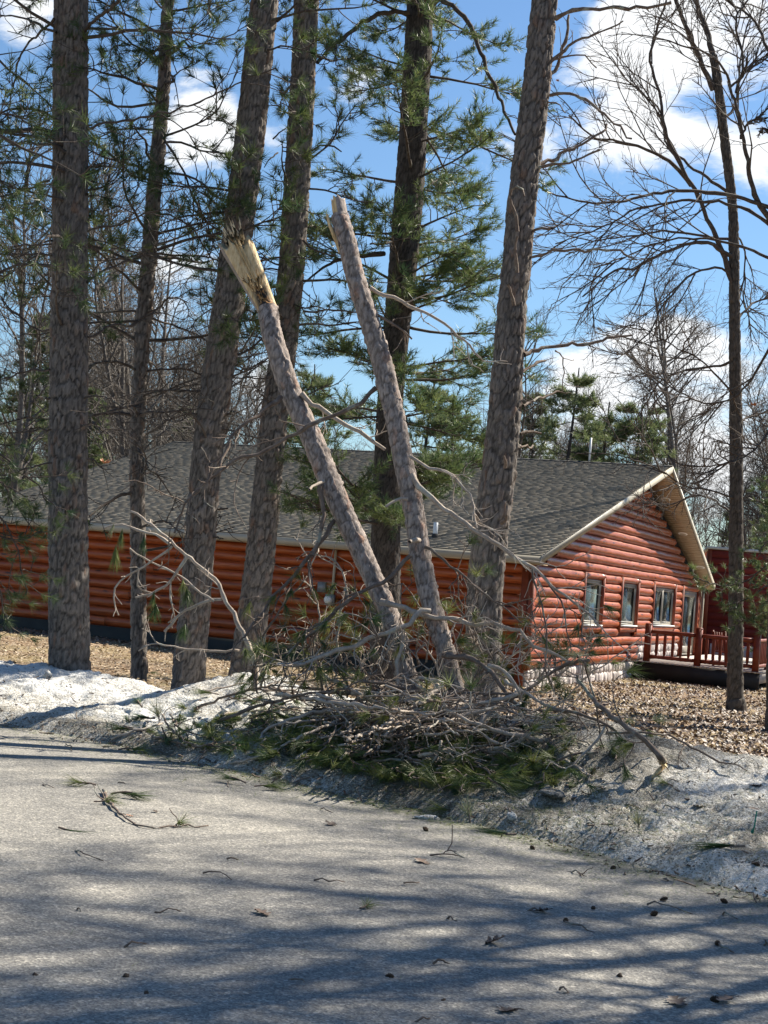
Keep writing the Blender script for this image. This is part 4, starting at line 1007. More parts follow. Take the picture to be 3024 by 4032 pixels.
oak('tall bare oak standing in front of the deck railing, trunk forked high', 33.0, [([(1541, 120), (1552, 190), (1565, 300), (1580, 420), (1585, 500), (1587, 737), (1590, 963), (1590, 1213), (1588, 1481), (1589, 1512)], (17, 19, 20, 19, 21, 24, 28, 30, 34, 40))],
    [([(1541, 130), (1530, 80), (1510, 20), (1498, -30)], 17, 13, .3), ([(1540, 195), (1525, 160), (1500, 100), (1470, 30), (1450, -30)], 15, 10, -.4),
     ([(1580, 605), (1560, 545), (1520, 450), (1494, 400), (1455, 325), (1435, 270), (1425, 200), (1405, 130), (1420, 60), (1440, 0)], 15, 5, -1.2), ([(1494, 400), (1450, 350), (1400, 325), (1330, 305), (1280, 295), (1230, 250)], 13, 4, -1.5), ([(1580, 420), (1520, 380), (1480, 350), (1440, 310), (1425, 240), (1360, 180), (1320, 120)], 9, 3, 1.5),
     ([(1587, 560), (1540, 528), (1490, 525), (1440, 545), (1380, 575), (1320, 590), (1260, 640)], 12, 4, -2.0), ([(1587, 520), (1530, 510), (1450, 500), (1350, 510), (1280, 520), (1200, 500)], 8, 3, 2.0), ([(1588, 640), (1560, 580), (1500, 590), (1440, 650), (1400, 720), (1340, 770)], 8, 3, -1), ([(1589, 780), (1550, 790), (1480, 800), (1420, 830), (1380, 900)], 8, 3, 1.2),
     ([(1589, 860), (1550, 810), (1500, 770), (1450, 745), (1370, 700)], 6, 2.5, -1.5), ([(1590, 1080), (1540, 1060), (1480, 1050), (1420, 1010), (1360, 990)], 6, 2.5, -2), ([(1590, 1120), (1570, 1100), (1510, 1070), (1440, 1090), (1380, 1085)], 6, 2.5, 1), ([(1588, 920), (1620, 900), (1670, 890)], 6, 4, 1), ([(1587, 700), (1620, 660), (1670, 640)], 8, 4, 1), ([(1585, 500), (1610, 540), (1605, 640), (1620, 700)], 6, 3, 1), ([(1560, 260), (1590, 220), (1600, 120), (1620, 40)], 8, 4, 1)], 41, OG)
oak('bare oak at the right edge, mostly outside the frame, arching limbs entering the sky', 27.0, [([(1690, 60), (1692, 480), (1690, 900), (1690, 1300), (1688, 1600)], (44, 48, 54, 60, 68))],
    [([(1668, 480), (1640, 440), (1620, 380), (1600, 270), (1580, 200), (1565, 150), (1520, 110), (1480, 100)], 17, 4, -.6), ([(1668, 450), (1600, 428), (1520, 412), (1440, 415), (1370, 428), (1310, 440), (1230, 430), (1170, 410)], 13, 4, -1.5), ([(1668, 490), (1620, 460), (1560, 440), (1480, 435), (1400, 445), (1340, 470), (1280, 500), (1200, 525)], 11, 3, 1.0),
     ([(1590, 200), (1605, 130), (1590, 60), (1605, 10), (1640, -20)], 9, 4, .4), ([(1575, 190), (1600, 170), (1640, 130), (1659, 115)], 7, 4, -.4), ([(1600, 300), (1620, 260), (1650, 250)], 7, 4, 0), ([(1668, 560), (1620, 540), (1560, 520), (1480, 515), (1400, 530), (1350, 560), (1280, 580)], 9, 3, 1.6), ([(1668, 300), (1655, 280), (1640, 285)], 9, 7, 0),
     ([(1672, 740), (1640, 790), (1600, 850), (1540, 870), (1470, 850), (1420, 800)], 8, 3, 1.4), ([(1674, 900), (1640, 960), (1580, 1000), (1500, 1010)], 7, 3, -1.4), ([(1670, 150), (1640, 60), (1600, 20), (1530, -20)], 10, 5, 1.0)], 42, OG)
# ------------------------------------------------------------------ woods behind the house
def bare_proto(seed, h, lean=0.0):
    rr = np.random.default_rng(seed)
    d0 = np.array([[rr.normal() * .04 + lean, rr.normal() * .04, 1.]])
    A = grow(np.array([[0, 0, -.5]]), d0, np.array([h]), 12, .035, (0, 0, .02), rr)
    tk = Twigs(); tk.add(A, .17, .03, 8)
    if rr.random() < .6:
        p, q, t, pi = children(A, 2, .2, .55, .35, rr); A2 = grow(p, q, np.full(2, h * .6), 10, .05, (0, 0, .10), rr); tk.add(A2, .09, .02, 7); A = np.concatenate([resample(A[0], 10, False)[None], A2])
    tw = Twigs()
    p, q, t, pi = children(A, 13, .22, 1, .8, rr); B = grow(p, q, h * (.30 - .16 * t) * (.6 + .6 * rr.random(len(p))), 8, .13, (0, 0, .06), rr); tw.add(B, .045, .012, 5)
    L = np.linalg.norm(B[:, -1] - B[:, 0], axis=1)
    p, q, t, pi = children(B, 6, .2, 1, .75, rr); C_ = grow(p, q, L[pi] * (.3 + .3 * rr.random(len(p))), 6, .16, (0, 0, .05), rr); tw.add(C_, .018, .009, 4); L2 = L[pi] * .4
    p, q, t, pi = children(C_, 4, .2, 1, .75, rr); D_ = grow(p, q, L2[pi] * (.4 + .5 * rr.random(len(p))), 4, .18, (0, 0, .04), rr); tw.add(D_, .010, .006, 3)
    p, q, t, pi = children(D_, 2, .3, 1, .7, rr); E_ = grow(p, q, .25 + .3 * rr.random(len(p)), 3, .18, (0, 0, .04), rr); tw.add(E_, .007, .005, 3)
    r_ = empty('bare_tree', (0, 0, 0), 'x', 'tree')
    return (tk.put('trunk', M['twig_far'], r_), tw.put('twigs', M['twig_far'], r_, 'stuff'), r_)
protos = [bare_proto(100 + i, h) for i, h in enumerate((15, 13.5, 16.5, 12, 14.5))]
def copy_tree(pr, x, y, sc, rz, name, label, cat, group, first=False):
    if first: o = pr[-1]
    else:
        o = pr[-1].copy(); COL.objects.link(o)
        for ch in pr[:-1]:
            c_ = ch.copy(); COL.objects.link(c_); c_.parent = o
    o.name = name; o.location = (x, y, float(ground_z(x, y))); o.rotation_euler = (0, 0, rz); o.scale = (sc, sc, sc)
    return tag(o, label, cat, group)
rr = np.random.default_rng(5)
used = set()
SPOT = [(-900, 190, 'left of the thick left pine'), (190, 350, 'behind the thick left pine'), (350, 510, 'between the thick left pine and the thin pine'), (510, 600, 'behind the thin pine'), (600, 760, 'between the thin pine and the leaning pine'), (760, 960, 'behind the leaning pine'), (960, 1160, 'behind the left broken trunk'), (1160, 1400, 'between the two broken trunks'), (1400, 1640, 'behind the white pine'), (1640, 1860, 'between the white pine and the stout pine'), (1860, 2080, 'behind the stout pine'), (2080, 2300, 'just right of the stout pine'), (2300, 2480, 'over the right half of the ridge'), (2480, 2660, 'left of the gable peak'), (2660, 2800, 'right of the gable peak'), (2800, 2940, 'behind the oak trunk'), (2940, 4000, 'right of the oak trunk')]
def spot(px):
    return next(l for a_, b_, l in SPOT if a_ <= px < b_)
def wood(n, xs, ys, sc, kind, group):
    for k_ in range(n):
        y = rr.uniform(*ys); f = rr.uniform(*xs); x = f * y / FPX - 1512 * y / FPX
        i = int(rr.integers(len(protos))); s_ = rr.uniform(*sc)
        look = ('tall ' if s_ > .5 * (sc[0] + sc[1]) else 'short ') + ('forked ', 'straight ', 'spreading ', 'slim ', 'crooked ')[i]
        copy_tree(protos[i], x, y, s_, rr.uniform(0, 6.28), 'bare_tree', look + kind + ' ' + spot(f), 'tree', group, first=i not in used); used.add(i)
wood(18, (-300, 950), (56, 82), (.75, 1.12), 'bare tree beyond the roof,', 'bare trees beyond the left part of the house')
wood(20, (-400, 1250), (85, 125), (.8, 1.1), 'faraway bare tree', 'distant bare trees at the left')
wood(14, (1000, 1950), (80, 120), (.5, .72), 'low bare tree above the roof', 'low bare trees beyond the middle of the roof')
wood(26, (1950, 3250), (72, 115), (.6, .98), 'bare grey tree', 'bare trees beyond the gable end')
# a few nearer ones with their own look
for (sx, Y, sc, i, lab) in ((2690, 66, 1.0, 2, 'forked bare tree right behind the gable peak'), (2480, 70, .8, 0, 'bare tree rising behind the ridge near the gable peak'), (60, 50, 1.0, 4, 'bare grey trunk behind the thick left pine, nearest of the left woods'), (480, 52, .95, 1, 'bare tree between the thick left pine and the thin pine, just beyond the roof')):
    x = (sx - 1512) * Y / FPX; copy_tree(protos[i], x, Y, sc, rr.uniform(0, 6), 'bare_tree', lab, 'tree', 'nearer bare trees behind the house')
# evergreens beyond the house
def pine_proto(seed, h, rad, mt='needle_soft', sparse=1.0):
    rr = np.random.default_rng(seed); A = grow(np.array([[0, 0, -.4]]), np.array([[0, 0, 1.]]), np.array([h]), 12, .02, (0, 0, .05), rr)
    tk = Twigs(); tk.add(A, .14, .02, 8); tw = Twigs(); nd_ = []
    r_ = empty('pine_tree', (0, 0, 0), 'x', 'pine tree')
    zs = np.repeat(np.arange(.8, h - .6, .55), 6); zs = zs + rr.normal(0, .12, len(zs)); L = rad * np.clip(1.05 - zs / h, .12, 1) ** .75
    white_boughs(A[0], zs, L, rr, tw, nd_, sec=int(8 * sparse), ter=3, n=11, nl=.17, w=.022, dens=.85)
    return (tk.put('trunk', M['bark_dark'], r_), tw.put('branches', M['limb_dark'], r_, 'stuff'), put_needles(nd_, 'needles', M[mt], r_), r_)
# bark_dark needs the plate attributes only on the near trunks
pp = [pine_proto(300, 9.5, 2.6), pine_proto(301, 8.0, 2.2), pine_proto(302, 11.0, 2.0)]
spots = [(1240, 60, 1.15, 0, 'rounded green pine above the roof between the leaning pine and the left broken trunk'), (1390, 58, .92, 1, 'green pine above the roof just left of the right broken trunk'), (1620, 58, 1.15, 0, 'bushy green pine above the roof behind the right broken trunk'), (1800, 57, 1.2, 1, 'green pine above the roof left of the stout corner pine'),
         (2180, 58, 1.2, 0, 'green pine above the roof right of the stout corner pine'), (2330, 60, 1.3, 1, 'yellow-green pine above the middle of the right roof'), (2470, 60, 1.12, 0, 'spreading green pine above the roof near the gable'), (2090, 75, 1.15, 2, 'narrow pointed spruce-like pine beside the stout corner pine'), (3060, 66, .8, 0, 'green pine at the right edge beyond the garage'), (3120, 50, .55, 1, 'low pale green pine cut by the right edge'), (2890, 95, .8, 2, 'dark narrow pine above the red building'),
         (330, 66, .9, 2, 'dark pine among bare trees behind the thick left pine'), (720, 70, 1.05, 0, 'dark green pine at the left end of the ridge'), (900, 64, .8, 1, 'small green pine above the ridge behind the leaning pine'), (80, 60, 1.1, 2, 'dark pine at the far left among the bare woods')]
pused = set()
for (sx, Y, sc, i, lab) in spots:
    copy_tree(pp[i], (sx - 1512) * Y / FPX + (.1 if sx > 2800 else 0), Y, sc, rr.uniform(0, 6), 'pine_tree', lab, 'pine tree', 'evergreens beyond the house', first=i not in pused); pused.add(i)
# far woods: one mass of thin stems and brush closing the view
tw = Twigs(); n = 900
Yf = rr.uniform(95, 190, n); fx = rr.uniform(-1500, 4800, n); P0 = np.stack([(fx - 1512) * Yf / FPX, Yf, ground_z((fx - 1512) * Yf / FPX, Yf) - .3], 1)
A = grow(P0, np.array([[0, 0, 1.]]) + rr.normal(0, .06, (n, 3)), rr.uniform(5, 12, n), 6, .05, (0, 0, .03), rr); tw.add(A, rr.uniform(.05, .12, n), .02, 4)
p, q, t, pi = children(A, 8, .1, 1, .8, rr); B = grow(p, q, rr.uniform(.8, 2.6, len(p)), 4, .16, (0, 0, .06), rr); tw.add(B, .03, .012, 3)
p, q, t, pi = children(B, 3, .2, 1, .7, rr); C_ = grow(p, q, rr.uniform(.4, 1.1, len(p)), 3, .16, (0, 0, .05), rr); tw.add(C_, .016, .010, 3)
fw = mk('far_woods', np.vstack(tw.V), np.vstack(tw.F), None, M['twig_far'], None, True); tag(fw, 'far-off grey mass of bare woods along the horizon', kind='stuff')

# ------------------------------------------------------------------ trees outside the right edge that shade the road
shade = []
def shade_pine(x, y, h, seed, zlo, n, L, label):
    rr = np.random.default_rng(seed); gz = float(ground_z(x, y)); root = empty('red_pine', (x, y, gz), label, 'pine tree', 'pines outside the right edge')
    A = grow(np.array([[x, y, gz - .2]]), np.array([[rr.normal() * .04, rr.normal() * .04, 1.]]), np.array([h]), 10, .02, (0, 0, .02), rr)
    V, F, at, C, r = bark_geo(A[0], np.linspace(.20, .04, 10), .06, .14, .01, seed=seed, step=.08, seg=.06); mkp('trunk', V, F, None, M['bark'], root, True, at)
    tw = Twigs(); nd_ = []; zs = rr.uniform(zlo, h - .5, n); red_pine_crown(tw, nd_, C, zs, L, rr, sec=5, ter=2, tuft=22, w=.009)
    tw.put('branches', M['limb_dark'], root, 'stuff'); put_needles(nd_, 'needles', M['needle'], root)
SH = [(8.4, 12.0, 13, 'red pine outside the right edge nearest the road'), (7.2, 6.8, 12, 'red pine outside the right edge beside the camera'), (11.5, 10.5, 15, 'red pine outside the right edge between the two nearest the road'), (16.5, 16.5, 18, 'tall red pine far outside the right edge'), (19.5, 20.5, 20, 'tallest red pine far outside the right edge'), (15.5, 45.6, 21, 'tall red pine outside the right edge beyond the deck, shading the roof')]
for i, (x, y, h, lab) in enumerate(SH): shade_pine(x, y, h, 60 + i, 5.0 if h < 17 else (9.0 if y < 40 else 14.5), 20, 1.9, lab)
for i, (x, y, sc, lab) in enumerate(((6.8, 10.2, .62, 'smallest bare tree outside the right edge, nearest the camera'), (10.4, 7.4, .7, 'bare tree outside the right edge, behind the pine beside the camera'), (5.9, 10.4, .58, 'bare tree outside the right edge nearest the snow bank'), (12.6, 12.8, .8, 'tall bare tree outside the right edge, farthest out'), (5.7, 8.5, .6, 'low bare tree outside the right edge, closest to the road'), (11.2, 14.9, 1.12, 'tall bare tree outside the right edge behind the nearest ones'), (13.2, 15.6, 1.2, 'very tall bare tree outside the right edge, behind the tall one'), (9.9, 18.8, .95, 'tall bare tree outside the right edge toward the house'))):
    copy_tree(protos[i % 5], x, y, sc, 1.7 * i, 'bare_tree', lab, 'tree', 'bare trees outside the right edge')
# ------------------------------------------------------------------ the two broken trunks
def broken(label, ptsD, wD, Y0, Y1, seed):
    k_ = len(ptsD); P = np.array([atD(x, y, Y0 + (Y1 - Y0) * i / (k_ - 1)) for i, (x, y) in enumerate(ptsD)]); R = np.array([wr(w, Y0) for w in wD])
    root = empty('snapped_tree', P[-1], label, 'broken tree', 'snapped pine trunks leaning in the brush pile')
    V, F, at, C, r = bark_geo(P[::-1], R[::-1], .05, .11, .007, seed=seed, step=.015, seg=.013, flake=.03)
    mkp('trunk', V, F, None, M['bark_upper'], root, True, at)
    return root, P, R
def splinter(root, base, tip, r0, r1, cutdir, seed, spikes, hollow=.35, n=44, rows=26):
    """torn wood beyond the trunk end: bark shell behind, torn flat grain in front"""
    rr = np.random.default_rng(seed); ax = nrm(tip - base); L = np.linalg.norm(tip - base)
    cd = nrm(cutdir - (cutdir @ ax) * ax); sd = np.cross(ax, cd); a = np.arange(n) / n * 2 * np.pi
    front = np.clip((np.cos(a) - .05) / .75, 0, 1)
    V = []; rot = []
    top = L * (.80 + .0 * a) + spikes(a, rr) * L
    for j in range(rows):
        f = j / (rows - 1); s = f * top; rad = (r0 + (r1 - r0) * f)
        cut = sstep(.0, .16, f); fl = hollow + .10 * np.sin(a * 9 + 3 * f) + .12 * fbm(a * 9, np.full(n, f * 2.2), 3, seed)
        rr_ = rad * (1 - front * cut * (1 - fl) ) + rad * .05 * fbm(a * 14, np.full(n, f * 3), 2, seed + 3)
        V.append(base + ax * s[:, None] + (cd * np.cos(a)[:, None] + sd * np.sin(a)[:, None]) * rr_[:, None])
        rot.append(front * np.clip(1.9 - f * 4.0 + 1.1 * fbm(a * 3, np.full(n, f * 6), 2, seed + 7), 0, 1))
    # inner wall down from the ragged rim
    for j in range(5):
        f = 1 - .05 * (j + 1); rad = (r0 + (r1 - r0) * f) * (.72 - .14 * j)
        V.append(base + ax * (top * f)[:, None] + (cd * np.cos(a)[:, None] + sd * np.sin(a)[:, None]) * np.minimum(rad, rad * (1 - front * (1 - hollow * .5)))[:, None]); rot.append(np.zeros(n))
    V = np.array(V); m_ = len(V); i = np.arange(m_ * n).reshape(m_, n); nx = np.roll(i, -1, 1)
    F = np.stack([i[:-1], nx[:-1], nx[1:], i[1:]], -1).reshape(-1, 4)
    mid = np.tile((front < .04), (m_ - 1, 1)); mid[rows - 1:] = False
    V = V.reshape(-1, 3); cen = len(V); V = np.vstack([V, base + ax * L * .2]); F3 = [(i[-1, k], i[-1, (k + 1) % n], cen) for k in range(n)]
    rot = np.append(np.concatenate(rot), 0)
    o = mk('splintered_end', V - np.array(root.location), F, F3, [M['wood'], M['bark_upper']], root, True, {'rot': rot, 'cell': np.full(len(V), .2), 'crack': np.zeros(len(V))}, mids=np.concatenate([mid.ravel().astype(np.int32), np.zeros(n, np.int32)]))
    return o
rr = np.random.default_rng(77)
LT = [(578, 668), (590, 730), (630, 850), (680, 960), (720, 1060), (770, 1170), (815, 1270), (845, 1340), (875, 1440), (890, 1500)]
LW = (43, 43, 44, 45, 45, 43, 39, 37, 34, 33)
rootL, PL, RL = broken('left broken trunk with pale splintered end and dark rotten hole, leaning over the pile', LT, LW, 14.6, 13.2, 11)
tipL = atD(500, 505, 14.75)
splinter(rootL, PL[0] - nrm(tipL - PL[0]) * .02, tipL, RL[0] * 1.0, wr(74, 14.7), np.array([.25, -1., .1]), 3, lambda a, r: .30 * (vnoise(a * 6.1, a * 0 + 2.2, 4) - .4) + .14 * np.exp(-((a - 3.4) / .35) ** 2) + .07 * r.random(len(a)), hollow=.22)
def fibres(root, c, ax, cd, sp, n, L, seed):
    r_ = np.random.default_rng(seed); ax = nrm(ax); sd = nrm(np.cross(ax, cd)); q = MB()
    for i in range(n):
        a = r_.uniform(-1, 1) * sp; p0 = c + sd * a + cd * r_.normal() * sp * .25 - ax * r_.uniform(.0, .10); d = nrm(ax + sd * (r_.normal() * .16 + a / sp * .18) + cd * r_.normal() * .16); l_ = L * r_.uniform(.3, 1.2); w_0 = r_.uniform(.004, .013)
        q.add([p0 - sd * w_0, p0 + sd * w_0, p0 + cd * w_0 * .9, p0 + d * l_ * .6 - sd * w_0 * .5, p0 + d * l_ * .6 + sd * w_0 * .5, p0 + d * l_], [(0, 1, 4, 3)], [(1, 2, 4), (2, 0, 3), (2, 3, 4), (3, 4, 5), (0, 2, 1)], rot=0.0)
    o = q.build('torn_fibres', M['torn'], None); V = np.zeros(len(o.data.vertices) * 3, np.float32); o.data.vertices.foreach_get('co', V); o.data.vertices.foreach_set('co', (V.reshape(-1, 3) - np.array(root.location)).ravel().astype(np.float32)); o.parent = root; o['kind'] = 'stuff'
axL = nrm(tipL - PL[0])
fibres(rootL, tipL - axL * .07, axL, nrm(np.array([.25, -1., .1])), .085, 60, .24, 31)
fibres(rootL, PL[0] + axL * .16, axL, nrm(np.array([.25, -1., .1])), .05, 26, .10, 32)
fibres(rootL, PL[0] + axL * .30 + np.array([0, -.03, 0]), axL, nrm(np.array([.25, -1., .1])), .06, 22, .22, 33)
RT = [(733, 470), (745, 505), (768, 600), (800, 700), (830, 800), (852, 900), (872, 1000), (893, 1100), (908, 1200), (930, 1300), (960, 1400), (985, 1490), (990, 1520)]
RW = (39, 39, 40, 41, 42, 41, 41, 41, 41, 39, 35, 33, 32)
rootR, PR, RR_ = broken('right broken trunk with snapped jagged top standing against the sky', RT, RW, 14.2, 13.0, 12)
tipR = atD(727, 428, 14.25)
splinter(rootR, PR[0] - nrm(tipR - PR[0]) * .02, tipR, RR_[0] * .99, wr(36, 14.2), np.array([-1., .25, .3]), 5, lambda a, r: .15 * (vnoise(a * 4.3, a * 0 + 7.7, 6) - .3) + .12 * r.random(len(a)), hollow=.62, rows=16)
tw = Twigs(); Pp = hand([(737, 545), (728, 520), (716, 495), (707, 462)], 14.1, 14.12, .003); limb_tube(tw, Pp, wr(13, 14), wr(4, 14), 6); o = tw.put('torn_sliver', M['wood'], rootR); o.data.attributes.new('rot', 'FLOAT', 'POINT'); fibres(rootR, tipR - nrm(tipR - PR[0]) * .05, tipR - PR[0], np.array([-.3, -.9, .3]), .045, 22, .10, 34)
# knots, stubs and limbs still attached
def att(root, p, a, c, Y0, Y1, tn=5, mt='branch', name='limb', tufts=0, knob=.16, fallen=True, dn=(0, 0, -.03)):
    tw = Twigs(); Pp = hand(p, Y0, Y1, .008, r=rr); limb_tube(tw, Pp, wr(a, Y0), wr(c, Y1), 8, knob); nd_ = []
    L = np.linalg.norm(Pp[-1] - Pp[0])
    if tn:
        A = K(Pp); q, d, t, pi = children(A, tn, .25, 1, .75, rr); B = grow(q, d, L * (.12 + .22 * rr.random(len(q))), 7, .2, dn, rr); tw.add(B, .0068, .0035, 5)
        q, d, t, pi = children(B, 3, .25, 1, .8, rr); Cc = grow(q, d, .08 + .16 * rr.random(len(q)), 4, .25, dn, rr); tw.add(Cc, .0042, .0026, 4)
        if tufts:
            X = np.concatenate([B[:, -2:], Cc[:, -2:]]); X = X[rr.permutation(len(X))[:tufts]]
            nd_.append(needles(X[:, 1], X[:, 1] - X[:, 0] + [0, 0, -.03], 60, .17, .75, .0042, rr, .05, 1.0))
    o = tw.put(name, M[mt], root)
    if nd_: v, f, a_ = nd_[0]; mk('needles', v - np.array(root.location), None, f, M['needle_fall'], o, False, {'rnd': a_})['kind'] = 'stuff'
    return Pp
att(rootL, [(652, 850), (675, 870), (700, 885), (760, 920), (805, 955), (836, 972)], 11, 8, 14.2, 14.0, 3, 'branch_pale')
att(rootL, [(607, 857), (580, 878), (550, 898), (515, 930), (490, 968), (475, 1008)], 10, 6, 14.2, 13.7, 5)
att(rootL, [(692, 1045), (697, 1090), (698, 1120), (690, 1160), (672, 1200)], 13, 6, 13.9, 13.6, 4)
att(rootL, [(722, 1125), (700, 1160), (665, 1203), (635, 1245), (600, 1283), (565, 1330), (528, 1372)], 11, 6, 13.9, 13.3, 8, tufts=5)
att(rootL, [(822, 1300), (845, 1308), (875, 1315), (905, 1325), (946, 1331), (1005, 1344), (1055, 1347), (1118, 1363), (1138, 1382), (1207, 1418), (1232, 1434)], 13, 6, 13.3, 12.9, 8, 'branch_pale', tufts=3)
att(rootL, [(700, 1040), (683, 1048), (668, 1058)], 7, 6, 13.8, 13.6, 0, 'branch_pale', 'stub')
att(rootR, [(812, 838), (790, 858), (760, 880), (700, 905), (640, 935), (560, 980), (500, 1000), (440, 1045), (400, 1085), (385, 1130), (376, 1152)], 10, 5, 13.8, 13.4, 9)
att(rootR, [(884, 985), (905, 1000), (930, 1010), (955, 1017), (989, 1036), (1012, 1060), (1018, 1092), (1030, 1140)], 8, 4, 13.5, 13.2, 7, 'branch_pale')
att(rootR, [(889, 1026), (906, 1053), (949, 1092), (989, 1122), (1028, 1152), (1071, 1178), (1121, 1208), (1154, 1228), (1187, 1261), (1215, 1282), (1246, 1300), (1290, 1352)], 14, 4, 13.5, 12.8, 10, 'branch_pale', tufts=2)
for p in ([(1150, 1230), (1153, 1257), (1160, 1286), (1170, 1319), (1178, 1349), (1181, 1381), (1180, 1402), (1178, 1447)], [(1186, 1264), (1209, 1290), (1220, 1314), (1224, 1352), (1233, 1386), (1233, 1409)], [(1261, 1320), (1258, 1347), (1252, 1372), (1264, 1389)]):
    att(rootR, p, 5, 2.6, 12.95, 12.8, 2, 'branch', 'hanging_twig')
att(rootR, [(929, 1320), (903, 1330), (883, 1347), (856, 1360), (797, 1380), (757, 1398), (708, 1413), (675, 1426), (650, 1436), (600, 1433)], 13, 7, 13.1, 12.7, 9, 'branch_pale', tufts=8)
att(rootR, [(868, 1362), (866, 1396), (860, 1433), (860, 1482)], 10, 7, 13.05, 12.9, 3, 'branch_pale')
att(rootR, [(886, 1201), (865, 1222), (843, 1248), (817, 1264), (767, 1291), (724, 1320), (691, 1350), (658, 1380), (620, 1412)], 10, 5, 13.3, 12.9, 9, tufts=6)
att(rootR, [(919, 1182), (937, 1190), (956, 1205), (989, 1234), (1038, 1277), (1088, 1311), (1129, 1344)], 7, 3, 13.3, 13.0, 6)
att(rootR, [(800, 622), (815, 630), (830, 635), (875, 655), (955, 695), (1000, 738), (1040, 772)], 10, 4, 14.0, 14.0, 5, 'branch_pale')
att(rootR, [(815, 680), (835, 690), (870, 712), (890, 735)], 7, 3, 13.9, 13.9, 3)
att(rootR, [(955, 1415), (1000, 1422), (1025, 1427), (1055, 1446), (1072, 1457), (1098, 1500), (1135, 1539)], 12, 9, 13.0, 12.5, 5, 'branch', tufts=3)
att(rootR, [(880, 1078), (858, 1080), (832, 1092)], 7, 6, 13.4, 13.3, 0, 'branch_pale', 'stub'); att(rootR, [(898, 1168), (890, 1170)], 11, 10, 13.3, 13.15, 0, 'branch_pale', 'stub'); att(rootR, [(740, 530), (735, 527)], 9, 9, 14.1, 14.0, 0, 'branch', 'stub'); att(rootR, [(795, 660), (787, 658)], 9, 9, 13.95, 13.85, 0, 'branch', 'stub')

# ------------------------------------------------------------------ the brush pile
PGc = 'broken pine branches heaped in the brush pile'
def pile_pts(ptsD, lift0, lift1):
    k_ = len(ptsD); return np.array([hitD(x, y, lift0 + (lift1 - lift0) * i / max(1, k_ - 1)) for i, (x, y) in enumerate(ptsD)])
def branch_thing(label, P, r0, r1, tn=4, tufts=0, mt='branch', group=PGc, name='broken_branch', cat='branch', twl=.25, seg=.06, knob=.16, nseed=None, tdn=(0, 0, -.05)):
    n = max(5, int(np.linalg.norm(np.diff(P, axis=0), axis=1).sum() / seg)); Pp = resample(P, n); J = rr.normal(0, min(.006, r0), Pp.shape); Pp = Pp + J
    tw = Twigs(); limb_tube(tw, Pp, r0, r1, 7, knob); L = np.linalg.norm(Pp[-1] - Pp[0]); nd_ = None
    if tn:
        A = K(Pp); q, d, t, pi = children(A, tn, .2, 1, .7, rr); B = grow(q, d, twl * (.5 + .9 * rr.random(len(q))), 6, .2, tdn, rr); tw.add(B, min(.007, r0 * .6), .003, 5)
        q, d, t, pi = children(B, 2, .3, 1, .8, rr); Cc = grow(q, d, .07 + .12 * rr.random(len(q)), 4, .25, tdn, rr); tw.add(Cc, .004, .0025, 4)
        if tufts:
            X = np.concatenate([B[:, -2:], Cc[:, -2:]]); X = X[rr.permutation(len(X))[:tufts]]; nd_ = needles(X[:, 1], X[:, 1] - X[:, 0], 60, .16, .8, .0042, rr, .05, .7)
    # close both ends
    V = np.vstack(tw.V); base = Pp[0]
    s7 = np.arange(7); F3 = [(0, (k + 1) % 7, k) for k in range(1, 6)] + [((n - 1) * 7, (n - 1) * 7 + k, (n - 1) * 7 + k + 1) for k in range(1, 6)]
    o = mk(name, V, np.vstack(tw.F), F3, M[mt], None, True, loc=base); tag(o, label, cat, group)
    if nd_: v, f, a_ = nd_; mk('needles', v - base, None, f, M['needle_fall'], o, False, {'rnd': a_})['kind'] = 'stuff'
    return o
w_ = lambda w, Y=12.5: wr(w, Y)
B_ = branch_thing
B_('long pale branch slanting from the right trunk base down to the road edge', pile_pts([(946, 1480), (939, 1496), (920, 1508), (870, 1516), (800, 1536), (757, 1546), (701, 1570), (649, 1592), (593, 1618), (550, 1638), (494, 1651)], .30, .03), w_(10), w_(5), 4, 0, 'branch_pale')
B_('bent pale branch lying above the slanting one with its tip hooked down', pile_pts([(791, 1532), (741, 1531), (692, 1536), (643, 1549), (583, 1569), (567, 1582), (563, 1599)], .28, .06), w_(9), w_(6), 4, 0, 'branch_pale')
B_('short thick pale stick, broken off, right of the pile centre', pile_pts([(1080, 1523), (1055, 1539), (1039, 1556), (1034, 1566)], .30, .22), w_(10), w_(9), 0, 0, 'branch_pale')
B_('upright pale stick standing in the front of the pile', pile_pts([(848, 1552), (847, 1575), (847, 1602), (853, 1626)], .40, .06), w_(7), w_(6), 0, 0, 'branch_pale')
B_('straight reddish stick lying level across the front of the pile', pile_pts([(807, 1642), (870, 1643), (953, 1643)], .10, .10), w_(6), w_(4), 1, 0)
B_('thin curved stick rising behind the level reddish stick', pile_pts([(956, 1597), (946, 1625), (929, 1652), (910, 1671)], .25, .04), w_(6), w_(4), 1, 0, 'branch_pale')
B_('long dark bough along the back of the pile below the trunks', pile_pts([(650, 1486), (724, 1494), (807, 1501), (870, 1490), (956, 1496), (1055, 1498), (1130, 1500)], .22, .25), w_(9), w_(5), 5, 4)
B_('thin grey branch arching over the back left of the pile', pile_pts([(640, 1472), (700, 1468), (757, 1466), (800, 1480), (830, 1496), (850, 1513)], .25, .3), w_(5), w_(3), 4, 2)
B_('pale forked stick under the hanging upright stick', pile_pts([(863, 1458), (896, 1476), (923, 1493), (953, 1518)], .40, .3), w_(6), w_(4), 1, 0, 'branch_pale')
B_('curved limb rising from the right of the pile toward the gable stones', pile_pts([(1270, 1424), (1245, 1430), (1207, 1444), (1170, 1470), (1135, 1493), (1088, 1518)], .55, .25), w_(8), w_(7), 4, 4)
